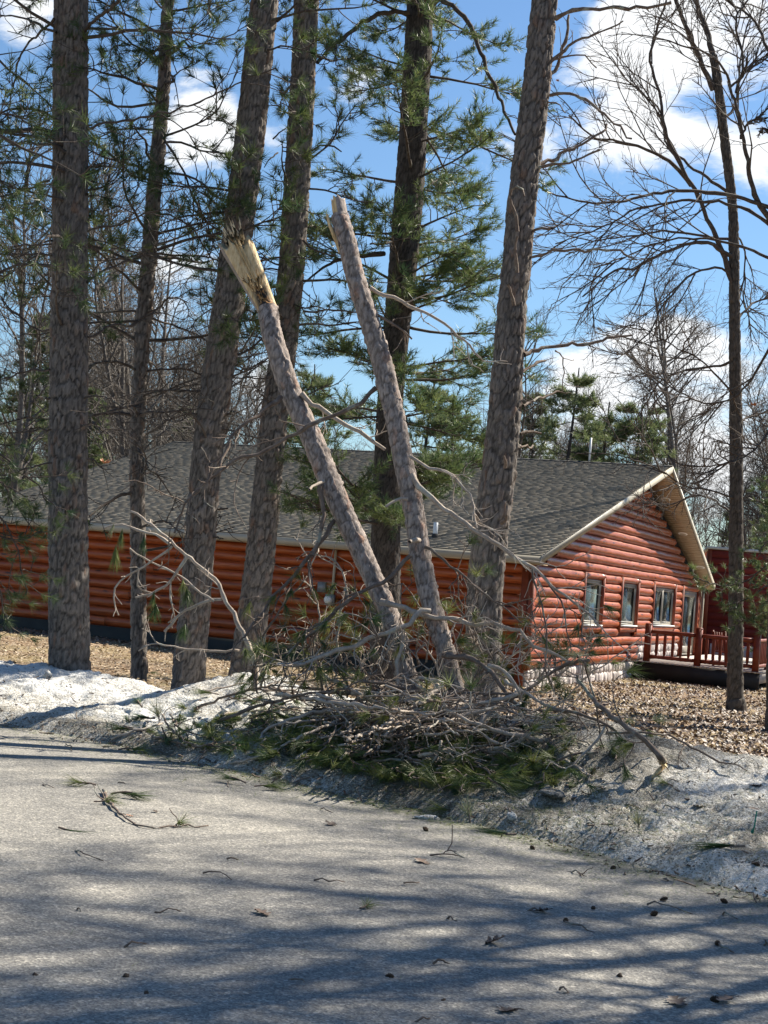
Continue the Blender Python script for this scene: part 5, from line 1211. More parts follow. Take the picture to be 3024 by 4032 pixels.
B_('bent pale limb arched before the stone foundation', pile_pts([(1055, 1438), (1085, 1447), (1104, 1468), (1118, 1492), (1125, 1510)], .6, .3), w_(9), w_(7), 1, 0, 'branch_pale')
BL = B_('long branch with a fresh splintered butt lying down the right snow bank', pile_pts([(1433, 1646), (1425, 1636), (1407, 1611), (1377, 1589), (1340, 1560), (1310, 1535), (1280, 1505), (1254, 1476), (1247, 1452)], .09, .65), w_(12, 11.5), w_(7), 5, 3, 'branch')
hb_ = hitD(1433, 1648, .08); e0 = nrm(hitD(1433, 1648, .08) - hitD(1407, 1611, .1)); mbs = MB()
for q in range(16):
    dq = nrm(e0 + rr.normal(0, .28, 3)); L = rr.uniform(.04, .13); sd = nrm(np.cross(dq, rr.normal(size=3))) * rr.uniform(.006, .013); off = rr.normal(0, .010, 3)
    up_ = np.cross(sd, dq) * .6; p0 = hb_ - e0 * .03 + off
    mbs.add([p0 - sd, p0 + sd, p0 + up_, p0 + dq * L], None, [(0, 1, 3), (1, 2, 3), (2, 0, 3), (0, 2, 1)], rot=0.0)
q0 = hitD(1437, 1652, .05); q1 = hitD(1408, 1680, .02); mbs.tube([q0, (q0 + q1) / 2, q1], [.016, .018, .006], 6); mbs.at['rot'].append(np.zeros(6 * 3 + 2))
so_ = mbs.build('splintered_butt', M['wood'], None); so_.parent = BL; so_.location = -BL.location
B_('thin straight twig standing up from the right end of the pile', pile_pts([(1262, 1431), (1273, 1468), (1288, 1520), (1295, 1569), (1304, 1616)], .8, .02), w_(4.5), w_(3), 1, 0)
B_('dark bough running from the pile toward the right over the leaves', pile_pts([(1180, 1530), (1251, 1542), (1299, 1561), (1330, 1580)], .3, .2), w_(9), w_(5), 4, 2)
B_('long thin branch trailing to the right over the crest of the snow', pile_pts([(1310, 1583), (1396, 1583), (1444, 1591), (1488, 1613), (1555, 1646)], .25, .05), w_(6, 11.5), w_(4, 11.5), 3, 0)
B_('forked pale stick on the snow left of the splintered branch', pile_pts([(1310, 1569), (1303, 1583), (1273, 1617), (1243, 1647), (1215, 1677)], .22, .02), w_(6, 11.5), w_(3.5, 11.5), 2, 0, 'branch_pale')
B_('short reddish stick crossing the forked stick on the snow', pile_pts([(1189, 1651), (1228, 1635), (1265, 1626), (1295, 1624)], .05, .08), w_(6, 11.5), w_(4, 11.5), 0, 0)
B_('curved dark twig lying low on the shaded snow right of the pile', pile_pts([(1030, 1652), (1068, 1676), (1109, 1687), (1174, 1691)], .06, .04), w_(5, 11.5), w_(4, 11.5), 2, 1)
B_('thin branch reaching left from behind the pile across two trunks', np.array([atD(x, y, 13.9 - .05 * i) for i, (x, y) in enumerate([(517, 1405), (467, 1407), (418, 1402), (378, 1399), (325, 1390), (299, 1407)])]), wr(6, 14), wr(3, 14), 3, 0, 'branch_pale')
B_('pale dead bough crossing low behind the pile', np.array([atD(x, y, 13.6 - .05 * i) for i, (x, y) in enumerate([(775, 1392), (730, 1402), (692, 1413), (666, 1430), (590, 1433), (540, 1440)])]), wr(9, 13.6), wr(5, 13.6), 4, 4, 'branch_pale')
B_('curved green-tipped branch lying at the left foot of the pile', pile_pts([(352, 1546), (365, 1569), (405, 1602), (434, 1612), (471, 1605)], .16, .05), w_(4.5, 13), w_(3, 13), 2, 2)
B_('second curved twig at the left foot of the pile, above the green-tipped one', pile_pts([(368, 1546), (391, 1575), (438, 1589), (471, 1600)], .10, .05), w_(4.5, 13), w_(3, 13), 1, 0)
B_('frosted straight twig on the snow at the far left of the pile', pile_pts([(239, 1596), (270, 1585), (302, 1575), (352, 1562)], .04, .06), w_(5, 13), w_(4, 13), 2, 0, 'branch_pale')
# the tall dead branch standing at the left of the pile
SB = 'broken branches standing up from the brush pile'
Y = 13.6
def SBp(p): return np.array([atD(x, y, Y + .04 * i) for i, (x, y) in enumerate(p)])
st = B_('tall pale dead branch standing at the left of the pile, curving over leftward', SBp([(549, 1492), (553, 1440), (539, 1392), (524, 1366), (508, 1329), (487, 1297), (471, 1260), (452, 1239), (410, 1205), (368, 1170), (330, 1133), (312, 1120), (283, 1103)]), wr(13, Y), wr(5, Y), 3, 0, 'branch_pale', SB)
for p, a, c, tn in (([(478, 1295), (455, 1297), (431, 1305), (399, 1321), (375, 1345), (357, 1366)], 7, 5, 3), ([(462, 1299), (440, 1285), (420, 1268), (389, 1244), (357, 1228), (320, 1213), (280, 1184)], 5.5, 3.5, 2), ([(404, 1203), (390, 1225), (378, 1239), (362, 1260), (330, 1281), (292, 1292)], 7, 4, 4),
                    ([(372, 1180), (362, 1191), (340, 1205), (325, 1215), (301, 1231), (264, 1255), (248, 1281), (246, 1308), (254, 1329)], 6, 3, 3), ([(368, 1176), (333, 1154), (317, 1148), (283, 1139), (248, 1132), (227, 1141)], 7, 3.5, 3), ([(300, 1231), (298, 1255), (305, 1275), (320, 1283)], 4.5, 3, 2), ([(385, 1235), (370, 1255), (368, 1290), (380, 1330), (362, 1345)], 4.5, 3, 3)):
    tw = Twigs(); Pp = hand(p, Y + .1, Y + .2, .006, r=rr); limb_tube(tw, Pp, wr(a, Y), wr(c, Y), 7, .2); A = K(Pp); q, d, t, pi = children(A, tn + 2, .25, 1, .9, rr); X = grow(q, d, .05 + .10 * rr.random(len(q)), 4, .25, (0, 0, -.03), rr); tw.add(X, .0055, .003, 4)
    mk('side_branch', np.vstack(tw.V) - np.array(st.location), np.vstack(tw.F), None, M['branch_pale'], st, True)
def hang(px, py, Yh, n=70, L=.20, sp=.5, mt='needle', dn=(0, 0, -1), par=None):
    p = atD(px, py, Yh)[None]; v, f, a_ = needles(p, np.array([dn], float), n, L, sp, .0045, rr, .08, .4); o = mk('needles', v - np.array(par.location), None, f, M[mt], par, False, {'rnd': a_}); o['kind'] = 'stuff'
for (x, y, n, L, sp, mt) in ((262, 1160, 80, .17, .35, 'needle'), (250, 1195, 110, .22, .4, 'needle_fall'), (310, 1172, 80, .17, .4, 'needle'), (240, 1148, 30, .10, .5, 'needle_pale'), (404, 1290, 110, .16, .9, 'needle'), (395, 1270, 60, .14, .8, 'needle_fall'), (333, 1322, 110, .17, .8, 'needle_fall'), (396, 1366, 100, .15, .9, 'needle_fall'), (330, 1295, 60, .16, .5, 'needle_fall')):
    hang(x, y, Y + .12, n, L, sp, mt, (rr.normal() * .2, 0, -1), st)
o2 = B_('forked dead branch leaning from the pile foot up to the house wall', SBp([(545, 1470), (560, 1400), (590, 1340), (625, 1290), (665, 1245)]), wr(7, Y), wr(3, Y), 4, 0, 'branch', SB)
B_('wiry dead branch standing before the meter boxes', SBp([(700, 1500), (690, 1440), (682, 1390), (690, 1330), (672, 1270), (668, 1230), (690, 1190)]), wr(6, Y), wr(3, Y), 8, 4, 'branch_pale', SB)
B_('thin pale branch curling up left of the left broken trunk', SBp([(740, 1430), (728, 1390), (735, 1330), (750, 1290), (742, 1240), (715, 1205), (690, 1200)]), wr(6, Y), wr(3, Y), 8, 5, 'branch_pale', SB)
B_('sagging twig hung with needles between the two broken trunks', SBp([(905, 1440), (900, 1390), (915, 1345), (895, 1290), (870, 1260)]), wr(5, Y), wr(3, Y), 7, 6, 'branch', SB)
B_('dead branch standing between right trunk and stout pine', SBp([(960, 1480), (985, 1400), (1000, 1340), (990, 1280), (985, 1230)]), wr(5, Y), wr(3, Y), 8, 5, 'branch', SB)
B_('bushy needle-hung branch in front of the stout pine base', SBp([(1000, 1500), (1040, 1450), (1060, 1420), (1095, 1400), (1110, 1385)]), wr(7, Y), wr(3, Y), 8, 10, 'branch', SB)
B_('green-tipped branch before the house corner stones', SBp([(1200, 1500), (1180, 1450), (1190, 1420), (1230, 1400), (1250, 1395)]), wr(6, 13), wr(3, 13), 5, 5, 'branch', SB)
# thin dead shoots standing up behind the heap, in front of the wall
for q in range(46):
    x = rr.uniform(560, 1260); y0 = rr.uniform(1430, 1510); h_ = rr.uniform(60, 210) * (1 - abs(x - 880) / 700); lean = rr.normal(0, .45); Yq = rr.uniform(12.9, 13.9); cv = rr.normal(0, .35)
    pts_ = [(x + lean * h_ * f + cv * h_ * f * f, y0 - h_ * f) for f in (0, .25, .5, .75, 1)]
    P_ = np.array([atD(a_, b_, Yq + rr.normal(0, .03)) for a_, b_ in pts_]); pale = rr.random() < .5; nt_ = int(rr.integers(0, 5)) if rr.random() < .6 else 0
    where = ('at the left end', 'left of the left broken trunk', 'between the broken trunks', 'before the right broken trunk', 'before the stout pine', 'before the house corner', 'before the gable stones')[int(np.clip((x - 560) / 100, 0, 6))]
    hl = 'tall ' if h_ > 120 else 'short '; B_(hl + ('pale' if pale else 'brown') + ' shoot ' + ('leaning left ' if lean + cv < -.15 else ('leaning right ' if lean + cv > .15 else 'upright ')) + ('with needles ' if nt_ else 'bare ') + where, P_, w_(rr.uniform(3, 5.5), Yq), w_(2.2, Yq), int(rr.integers(3, 8)), nt_, 'branch_pale' if pale else 'branch', 'thin dead shoots standing in the brush pile', twl=.22)
NEAR = [(330, 'at its far left foot'), (420, 'below the leaning pine'), (500, 'left of the tall dead branch'), (580, 'below the tall dead branch'), (660, 'beside the slanting pale branch'), (740, 'below the hanging limbs'), (820, 'left of the upright stick'), (900, 'right of the upright stick'), (980, 'below the right broken trunk'), (1060, 'below the stout pine'), (1160, 'below the house corner'), (9999, 'below the gable')]
def near_what(x): return next(l for m_, l in NEAR if x < m_)
# long heavy limbs crossing the heap
for q, (x0, y0, x1, y1, w0, l0, l1, lb) in enumerate(((470, 1560, 760, 1490, 8, .08, .5, 'long pale limb rising from the left foot to the pile crown'), (1180, 1600, 900, 1500, 9, .06, .5, 'long limb rising leftward from the right foot to the crown'), (600, 1500, 940, 1545, 9, .3, .45, 'heavy limb lying across the left half of the crown'), (780, 1600, 1010, 1490, 8, .1, .5, 'heavy pale limb slanting up across the middle of the pile'), (700, 1460, 980, 1600, 7, .45, .12, 'long limb sloping down across the middle of the pile'),
        (1120, 1500, 860, 1560, 8, .35, .3, 'heavy limb lying across the right half of the crown'), (420, 1530, 600, 1478, 6, .05, .4, 'thin limb rising at the left end before the tall dead branch'), (1010, 1620, 1210, 1540, 7, .05, .2, 'limb trailing off the right front of the pile'), (640, 1640, 860, 1590, 6, .05, .12, 'pale limb lying low in the needle mat at the front'), (330, 1590, 520, 1610, 5, .04, .05, 'thin limb trailing off the left foot over the snow'), (1090, 1470, 1290, 1560, 7, .4, .1, 'limb sloping down off the right end toward the splintered branch'))):
    f = np.linspace(0, 1, 6); bend = rr.normal(0, 18); pts_ = [(x0 + (x1 - x0) * a_, y0 + (y1 - y0) * a_ - bend * math.sin(math.pi * a_)) for a_ in f]
    B_(lb, pile_pts(pts_, l0, l1), w_(w0 + 1.5), w_(w0 * .55), 6, 5 if q % 2 else 2, 'branch_pale' if q % 3 else 'branch', 'heavy limbs crossing the brush pile', twl=.3)
# the heap itself: many like branches
cx = lambda: 560 + 700 * rr.random() ** .9
heap = 0
while heap < 265:
    x = rr.normal(870, 205); y = rr.uniform(1462, 1660)
    if not (500 < x < 1290): continue
    yt = 1455 + max(0, (x - 900)) * .16; yb = 1610 + (x - 500) * .09 - abs(x - 860) * .02
    if y < yt or y > yb: continue
    heap += 1
    a_ = rr.normal(-.25, .42) if rr.random() < .72 else rr.uniform(-1.5, 1.5); L = rr.uniform(50, 230) if y < 1580 else rr.uniform(35, 110); n = 5; dx, dy = math.cos(a_) * L / 4, math.sin(a_) * L / 4 * .55
    cur = rr.normal(0, .10); pts_ = []; ang = 0; px, py = x - dx * 2, y - dy * 2
    for k_ in range(n): pts_.append((px, py)); ang += cur; px += dx; py += dy + ang * L * .05
    top = .56 * math.exp(-((x - 900) / 230) ** 2) * (1 - abs((y - 1520) / 150)); l0 = max(.02, top * rr.uniform(.2, 1.15)); l1 = max(.02, top * rr.uniform(.0, 1.0))
    big = rr.random() < .22
    P_ = pile_pts(pts_, l0, l1)
    if np.abs(np.diff(P_, axis=0)).max() > 1.2: heap -= 1; continue
    big_r = w_(rr.uniform(6.5, 10)) if big else w_(rr.uniform(3, 6))
    pale = rr.random() < .62; tn_ = int(rr.integers(0, 4))
    tilt = 'level' if abs(a_) < .18 else ('upright' if abs(a_) > 1.0 else ('rising right' if a_ < 0 else 'sloping right'))
    where = near_what(x); dep = ('back', 'upper back', 'crown', 'upper front', 'front')[int(np.clip((y - 1475) / 32, 0, 4))]
    lab = ('thick ' if big else 'thin ') + ('pale stick ' if pale else 'brown stick ') + tilt + ', ' + dep + ' of pile, ' + where
    B_(lab, P_, big_r, big_r * .55, tn_, 0, 'branch_pale' if pale else 'branch', 'sticks heaped in the brush pile', twl=.16)
# needle tufts: shared meshes
def tuft_mesh(seed, n=70, L=.16, sp=.55):
    r_ = np.random.default_rng(seed); Pq = grow(np.zeros((1, 3)) - [[.10, 0, 0]], np.array([[1., 0, .05]]), np.array([.11]), 4, .12, (0, 0, 0), r_); V, F = tubes(Pq, np.linspace(.0055, .004, 4)[None], 5)
    v, f, a_ = needles(Pq[:, -1], Pq[:, -1] - Pq[:, -2], n, L, sp, .0042, r_, .07, .1); v[:, 2] = v[:, 2] * .55 
    return V, F, v, f, a_
tm = []
for s_, (n, L, sp) in enumerate(((80, .16, .5), (70, .15, .75), (90, .18, .4), (60, .14, .95), (75, .17, .6), (85, .13, .8))):
    V, F, v, f, a_ = tuft_mesh(400 + s_, n, L, sp); tm.append((V, F, v, f, a_))
tuft_src = {}
def tuft(p, yaw, pitch, roll, sc, label, group, k_, mt):
    key = (k_, mt)
    if key not in tuft_src:
        V, F, v, f, a_ = tm[k_]; o = mk('needle_tuft', V, F, None, M['branch'], None, True); c_ = mk('needles', v, None, f, M[mt], o, False, {'rnd': a_}); c_['kind'] = 'stuff'; tuft_src[key] = (o, c_)
    else:
        o0, c0 = tuft_src[key]; o = o0.copy(); COL.objects.link(o); c_ = c0.copy(); COL.objects.link(c_); c_.parent = o
    o.location = tuple(p); o.rotation_euler = (roll, -pitch, yaw); o.scale = (sc,) * 3
    return tag(o, label, 'pine tuft', group)
cnt = 0
while cnt < 290:
    x = rr.normal(800, 265); y = rr.uniform(1490, 1700)
    yt = 1500 + max(0, 560 - x) * .12 + max(0, x - 900) * .28; yb = 1582 + (x - 250) * .16
    if not (245 < x < 1330) or y < yt or y > yb: continue
    if y < yt + .4 * (yb - yt) and rr.random() < .45: continue
    P_ = hitD(x, y, rr.uniform(.0, .16) * math.exp(-((x - 880) / 260) ** 2) + .025)
    mt = 'needle_fall' if rr.random() < .62 else ('needle' if rr.random() < .85 else 'needle_pale')
    where = near_what(x); dep = ('topmost', 'high', 'halfway up', 'low', 'nearest the road')[int(np.clip((y - yt) / (yb - yt) * 5, 0, 4))]
    scl = rr.uniform(.8, 1.35); lab = ('large ' if scl > 1.08 else 'small ') + {'needle_fall': 'yellow-green', 'needle': 'dark green', 'needle_pale': 'faded pale'}[mt] + ' tuft ' + dep + ' in pile, ' + where
    tuft(P_, rr.uniform(0, 6.28), rr.normal(-.15, .35), rr.uniform(-.6, .6), scl, lab, 'needle tufts lying in the brush pile', int(rr.integers(6)), mt); cnt += 1
# the rest of the heap's needles, too many to tell apart
VV_ = []; FF_ = []; AA_ = []; n_ = 0; k_ = 0
while k_ < 520:
    x = rr.normal(780, 260); y = rr.uniform(1500, 1700); yt = 1545 + max(0, x - 900) * .26; yb = 1584 + (x - 250) * .155
    if not (330 < x < 1280) or y < yt or y > yb: continue
    p_ = hitD(x, y, rr.uniform(.0, .10)); a = rr.uniform(0, 6.28)
    v, f, a_ = needles(p_[None], np.array([[math.cos(a), math.sin(a), rr.normal(.0, .25)]]), 44, .16, .6, .0042, rr, .08, .3); VV_.append(v); FF_.append(f + n_); AA_.append(a_); n_ += len(v); k_ += 1
o = mk('needle_mat', np.vstack(VV_), None, np.vstack(FF_), M['needle_fall'], None, False, {'rnd': np.concatenate(AA_)}); tag(o, 'thick mat of green needles spilling from the brush pile toward the road', kind='stuff')
# ------------------------------------------------------------------ litter, nobody could count it
rr = np.random.default_rng(909)
def litter_needles(n, f_uv, z0, L=(.06, .14), w=.0032):
    u_, v_ = f_uv(n); x, y = xy(u_, v_); z = surf(x, y) + z0 + .012 * rr.random(len(x)); a = rr.random(len(x)) * 6.28; L_ = rr.uniform(*L, len(x))
    d = np.stack([np.cos(a), np.sin(a), rr.normal(0, .10, len(x))], 1); s_ = np.stack([-np.sin(a), np.cos(a), 0 * a], 1) * w; p = np.stack([x, y, z], 1)
    mid = p + d * L_[:, None] * .5; mid[:, 2] += .006
    V = np.stack([p - s_ * .6, p + s_ * .6, p + d * L_[:, None] + s_ * .3], 1).reshape(-1, 3); return V, np.arange(len(V)).reshape(-1, 3), np.repeat(rr.random(len(x)), 3)
def f1(n): v_ = rr.normal(4.6, 2.0, n); return np.abs(rr.normal(.55, .75, n)) - .25, v_
def f2(n): v_ = rr.uniform(-1, 9.5, n); return -.05 - np.abs(rr.normal(0, .45, n)), v_
def f3(n): v_ = rr.uniform(-3, 10, n); return -rr.uniform(.3, 7, n), v_
V, F, A = litter_needles(11000, f1, .004); o = mk('fallen_needles', V, None, F, M['needle_fall'], None, False, {'rnd': A}); tag(o, 'loose yellow-green needles strewn over the snow under the pile', kind='stuff')
V, F, A = litter_needles(2200, f2, .004); o = mk('fallen_needles', V, None, F, M['needle_fall'], None, False, {'rnd': A}); tag(o, 'loose needles scattered along the road edge', kind='stuff')
V, F, A = litter_needles(420, f3, .003, (.05, .12), .002); o = mk('fallen_needles', V, None, F, M['needle_fall'], None, False, {'rnd': A}); tag(o, 'single needles dropped over the open road', kind='stuff')
# bark crumbs and twig bits along the snow foot
n = 1600; v_ = rr.uniform(-3, 10.5, n); u_ = np.where(rr.random(n) < .55, rr.normal(.05, .14, n), rr.uniform(-.1, 2.2, n)); x, y = xy(u_, v_); p = np.stack([x, y, surf(x, y) + .006], 1); a = rr.random(n) * 6.28
P_ = grow(p, np.stack([np.cos(a), np.sin(a), .15 * rr.normal(size=n)], 1), rr.uniform(.01, .05, n) * (1 + 2 * (rr.random(n) < .06)), 3, .3, (0, 0, 0), rr); V, F = tubes(P_, np.broadcast_to(np.array([.0045, .005, .003]), (n, 3)) * rr.uniform(.5, 1.5, (n, 1)), 4)
o = mk('twig_crumbs', V, F, None, M['branch'], None, True); tag(o, 'bark crumbs and twig bits along the foot of the snow', kind='stuff')
# dead leaves on the ground behind the bank
def leaf_cards(P_, size, rr, tilt=.5):
    n = len(P_); a = rr.random(n) * 6.28; c, s_ = np.cos(a), np.sin(a); t1 = rr.normal(0, tilt, n); t2 = rr.normal(0, tilt, n)
    X_ = np.stack([c, s_, t1], 1); Y_ = np.stack([-s_, c, t2], 1); k_ = size[:, None]
    out = [(-.5, 0, 0), (-.15, .30, .05), (.25, .24, -.03), (.55, 0, .06), (.25, -.24, -.04), (-.15, -.30, .08)]
    V = np.stack([P_ + X_ * px * k_ + Y_ * py * k_ + np.array([0, 0, 1.]) * (abs(py) * .5 * k_ * rr.uniform(-.3, 1, (n, 1))) for px, py, pz in out], 1).reshape(-1, 3)
    b_ = np.arange(n)[:, None] * 6; F = np.concatenate([b_ + np.array([[0, 1, 2, 3]]), b_ + np.array([[0, 3, 4, 5]])])
    return V, F, np.repeat(rr.random(n), 6)
n = 70000; Yl = 13 + 30 * rr.random(n) ** 1.1; sx = rr.uniform(-200, 3250, n); x = (sx - 1512) * Yl / FPX - .08 * 0; y = Yl; u_, v_ = uv(x, y); ok = u_ > 2.6
hp = np.stack([x - HC[0], y - HC[1]], 1); inside = (hp @ GV[:2] > -.1) & (hp @ NV[:2] < .1); ok &= ~inside
x, y = x[ok], y[ok]; P_ = np.stack([x, y, np.maximum(surf(x, y), ground_z(x, y)) + .012 + .02 * rr.random(len(x))], 1)
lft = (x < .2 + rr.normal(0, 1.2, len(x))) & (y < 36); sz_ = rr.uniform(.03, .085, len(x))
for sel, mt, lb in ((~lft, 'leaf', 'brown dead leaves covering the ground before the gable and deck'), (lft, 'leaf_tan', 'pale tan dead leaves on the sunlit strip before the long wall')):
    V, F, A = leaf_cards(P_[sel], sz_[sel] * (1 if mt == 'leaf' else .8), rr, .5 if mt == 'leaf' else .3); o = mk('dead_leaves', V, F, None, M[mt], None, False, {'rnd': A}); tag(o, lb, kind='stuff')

# ------------------------------------------------------------------ single things on the road and snow
def Z5(x, y, lift=.0): return hit((x * .5) * DS, (1371.5 + y * .5) * DS, lift)
def Z6(x, y, lift=.0): return hit((829.5 + x * .5) * DS, (1371.5 + y * .5) * DS, lift)
def twig(P0, P1, r_, label, group='twigs dropped on the road and snow', bend=.09, tn=0, tufts=0, mt='limb_dark', cat='twig'):
    P0, P1 = np.array(P0), np.array(P1); mid = (P0 + P1) / 2 + np.array([0, 0, .012]) + np.cross(nrm(P1 - P0), [0, 0, 1]) * rr.normal(0, bend) * np.linalg.norm(P1 - P0)
    return branch_thing(label, np.array([P0, P0 * .5 + mid * .5 + [0, 0, .004], mid, P1 * .5 + mid * .5, P1]), r_, r_ * .5, tn, tufts, mt, group, 'twig', cat, .10, .035, .2, tdn=(0, 0, -.1))
def leaf(p, size, label, mt='leaf', yaw=None, curl=.35, group='dead oak leaves on road and snow'):
    k_ = 5; yaw = rr.uniform(0, 6.28) if yaw is None else yaw; V = []; n = 22
    # lobed oak leaf outline, curled
    s_ = np.linspace(0, 1, n); wdt = (.06 + .26 * np.sin(np.pi * s_ ** .85)) * (1 + .45 * np.sin(s_ * np.pi * 2 * 3.6)); wdt[0] = wdt[-1] = .01
    for i in range(n):
        X_ = s_[i] - .5; z = curl * (X_ ** 2) * .6
        V += [(X_, wdt[i], z + curl * wdt[i] * .9 * (1 + .3 * rr.normal())), (X_, 0, z + .004), (X_, -wdt[i], z + curl * wdt[i] * .8 * (1 + .3 * rr.normal()))]
    F = []
    for i in range(n - 1): b_ = i * 3; F += [(b_, b_ + 1, b_ + 4, b_ + 3), (b_ + 1, b_ + 2, b_ + 5, b_ + 4)]
    V = np.array(V) * size
    o = mk('oak_leaf', V, F, None, M[mt], None, True, {'rnd': np.full(len(V), rr.random())}); o.location = (p[0], p[1], p[2] + .004); o.rotation_euler = (rr.normal() * .15, rr.normal() * .15, yaw)
    tag(o, label, 'leaf', group)
    tw = Twigs(); tw.add(np.array([[[-.5 * size, 0, curl * .15 * size], [-.62 * size, .01, curl * .2 * size], [-.72 * size, .03, .2 * curl * size]]]), .0022, .0014, 4); mk('stem', tw.V[0], tw.F[0], None, M['limb_dark'], o, True)
    return o
def cone(p, size, label, group='pine cones on the road and snow'):
    mbq = MB(); n = 7
    root = None
    for j in range(n):
        f = j / (n - 1); rad = size * .36 * math.sin(math.pi * (.18 + .72 * f)); k_ = 7
        for i in range(k_):
            a = (i + .5 * (j % 2)) / k_ * 6.283; c, s_ = math.cos(a), math.sin(a); x0 = (f - .5) * size
            mbq.add([(x0 - .02 * size, c * rad * .3 - s_ * .09 * size, s_ * rad * .3 + c * .09 * size), (x0 - .02 * size, c * rad * .3 + s_ * .09 * size, s_ * rad * .3 - c * .09 * size), (x0 + .10 * size, c * rad * 1.15 + s_ * .10 * size, s_ * rad * 1.15 - c * .10 * size), (x0 + .10 * size, c * rad * 1.15 - s_ * .10 * size, s_ * rad * 1.15 + c * .10 * size), (x0 + .16 * size, c * rad * .5, s_ * rad * .5)],
                    [(0, 1, 2, 3)], [(3, 2, 4), (0, 3, 4), (1, 0, 4), (2, 1, 4)])
    o = mbq.build('pine_cone', M['cone'], None); o.location = (p[0], p[1], p[2] + size * .33); o.rotation_euler = (rr.uniform(0, 6), rr.normal() * .3, rr.uniform(0, 6)); return tag(o, label, 'pine cone', group)
CN = [((180, 848), 'pine cone at the snow foot near the white ice chunk'), ((990, 1015), 'pine cone on the road just off the right snow foot'), ((1210, 1150), 'upright pine cone on the sunlit road at right'), ((1165, 1215), 'small pine cone with a twig below the upright cone'), ((1470, 1160), 'pine cone on the needle-strewn road edge at far right'), ((1440, 1342), 'large pine cone with a stick attached on the right of the road'), ((785, 1243), 'pine cone at the end of a long thin twig in mid road'), ((1430, 1590), 'dark pine cone lying on a brown leaf near the bottom right'), ((640, 930), 'pine cone at the snow foot right of the pile'), ((1610, 1000), 'pine cone on the snow at the right edge'), ((25, 1487), 'pine cone at the bottom middle of the road')]
for (q, l) in CN: cone(Z6(*q), rr.uniform(.032, .042), l)
LF = [((165, 985), 'crumpled tan leaf on the road below the pile', .11), ((470, 1330), 'wide curled brown oak leaf in the middle of the road', .13), ((530, 1630), 'brown oak leaf at the bottom of the road right of centre', .10), ((1265, 1592), 'flat pale oak leaf near the bottom right', .12), ((690, 1195), 'dark curled leaf beside the twig in mid road', .10), ((1470, 1580), 'grey-brown leaf under the dark pine cone', .10), ((930, 665), 'orange-brown leaf on the shaded snow', .11), ((870, 690), 'tan leaf on the snow left of the orange-brown one', .09), ((1615, 655), 'pink-brown leaf on the bright snow at right', .10), ((280, 605), 'pale rusty leaf in the snow below the pile', .09), ((1355, 745), 'grey leaf on the snow below the splintered branch', .10)]
for (q, l, s_) in LF: leaf(Z6(*q, .006), s_, l)
for (q, l, s_) in [((1430, 820), 'white-edged crumpled leaf on the road below the pile left', .09), ((670, 765), 'small pinkish leaf on the road beside the long twig', .05), ((1130, 1205), 'brown leaf with a twig on the left of the road', .10), ((905, 550), 'pale crumpled leaf at the left snow foot', .10), ((1500, 690), 'rusty leaf in the needles at the road edge', .09), ((1290, 265), 'orange leaf in the sunlit snow behind the pile', .09), ((560, 785), 'red-brown leaf beside the long twig on the road', .05)]: leaf(Z5(*q, .006), s_, l, 'leaf_rust' if 'rust' in l or 'orange' in l or 'red' in l else 'leaf')
T5 = [((325, 928), (450, 975), 'thin curved twig on the left of the road'), ((875, 1030), (1000, 1056), 'curved twig in mid road left of centre'), ((980, 970), (1040, 973), 'short straight twig in mid road'), ((660, 1200), (785, 1195), 'straight twig with a needle on the road at left'), ((545, 1342), (638, 1338), 'dark twig in the shaded lower left road'), ((1380, 753), (1447, 767), 'short thick stick on the road below the pile'), ((183, 650), (232, 662), 'short dark stick on the left road'), ((283, 475), (308, 502), 'small brown stick by the left road edge'), ((1358, 1062), (1492, 1070), 'long dark twig in the middle of the road'), ((1250, 1485), (1322, 1500), 'short twig in the lower middle of the road'), ((330, 1180), (352, 1197), 'tiny hooked twig on the left road'), ((510, 640), (550, 645), 'twig piece between two needle tufts at left'), ((985, 635), (990, 660), 'stub of stick standing at the road edge')]
for a, c, l in T5: twig(Z5(*a, .006), Z5(*c, .004), .0048, l, mt='branch')
T6 = [((195, 950), (362, 962), 'forked dark twig on the road right of the crumpled leaf'), ((785, 1020), (888, 1046), 'thin forked twig on the road near the snow'), ((85, 1075), (152, 1070), 'thin twig on the sunlit road centre'), ((270, 1225), (312, 1236), 'short twig in the middle right of the road'), ((208, 1420), (288, 1421), 'short dark twig on the lower road'), ((758, 1530), (792, 1552), 'small dark twig at the lower right'), ((1460, 1208), (1528, 1228), 'dark twig by the needle strip at far right'), ((135, 1672), (196, 1664), 'twig at the bottom edge of the road'), ((1130, 1165), (1330, 1202), 'long thin twig on the sunlit road at right'), ((785, 1243), (912, 1288), 'long thin twig ending in a pine cone'), ((1442, 1345), (1512, 1376), 'thick stick with a pine cone at its end'), ((960, 725), (1150, 772), 'dark forked stick on the shaded snow'), ((1200, 740), (1320, 760), 'pale thin stick on the snow at right'), ((620, 1185), (690, 1198), 'dark twig under the curled leaf in mid road'), ((650, 845), (760, 870), 'curled strip of bark at the snow foot'), ((875, 815), (920, 838), 'pale twig on the snow below the tuft'), ((1640, 1338), (1659, 1342), 'dark twig at the right edge of the road')]
for a, c, l in T6: twig(Z6(*a, .007), Z6(*c, .005), .0055, l, tn=2 if 'fork' in l else 0, mt='branch')
lt = branch_thing('long curved twig with a needle tuft lying on the left road', np.array([Z5(445, 675, .02), Z5(470, 720, .02), Z5(540, 790, .015), Z5(625, 830, .012), Z5(720, 828, .012), Z5(895, 828, .01)]), .012, .004, 3, 1, 'branch', 'twigs dropped on the road and snow', 'twig', 'twig', .12)
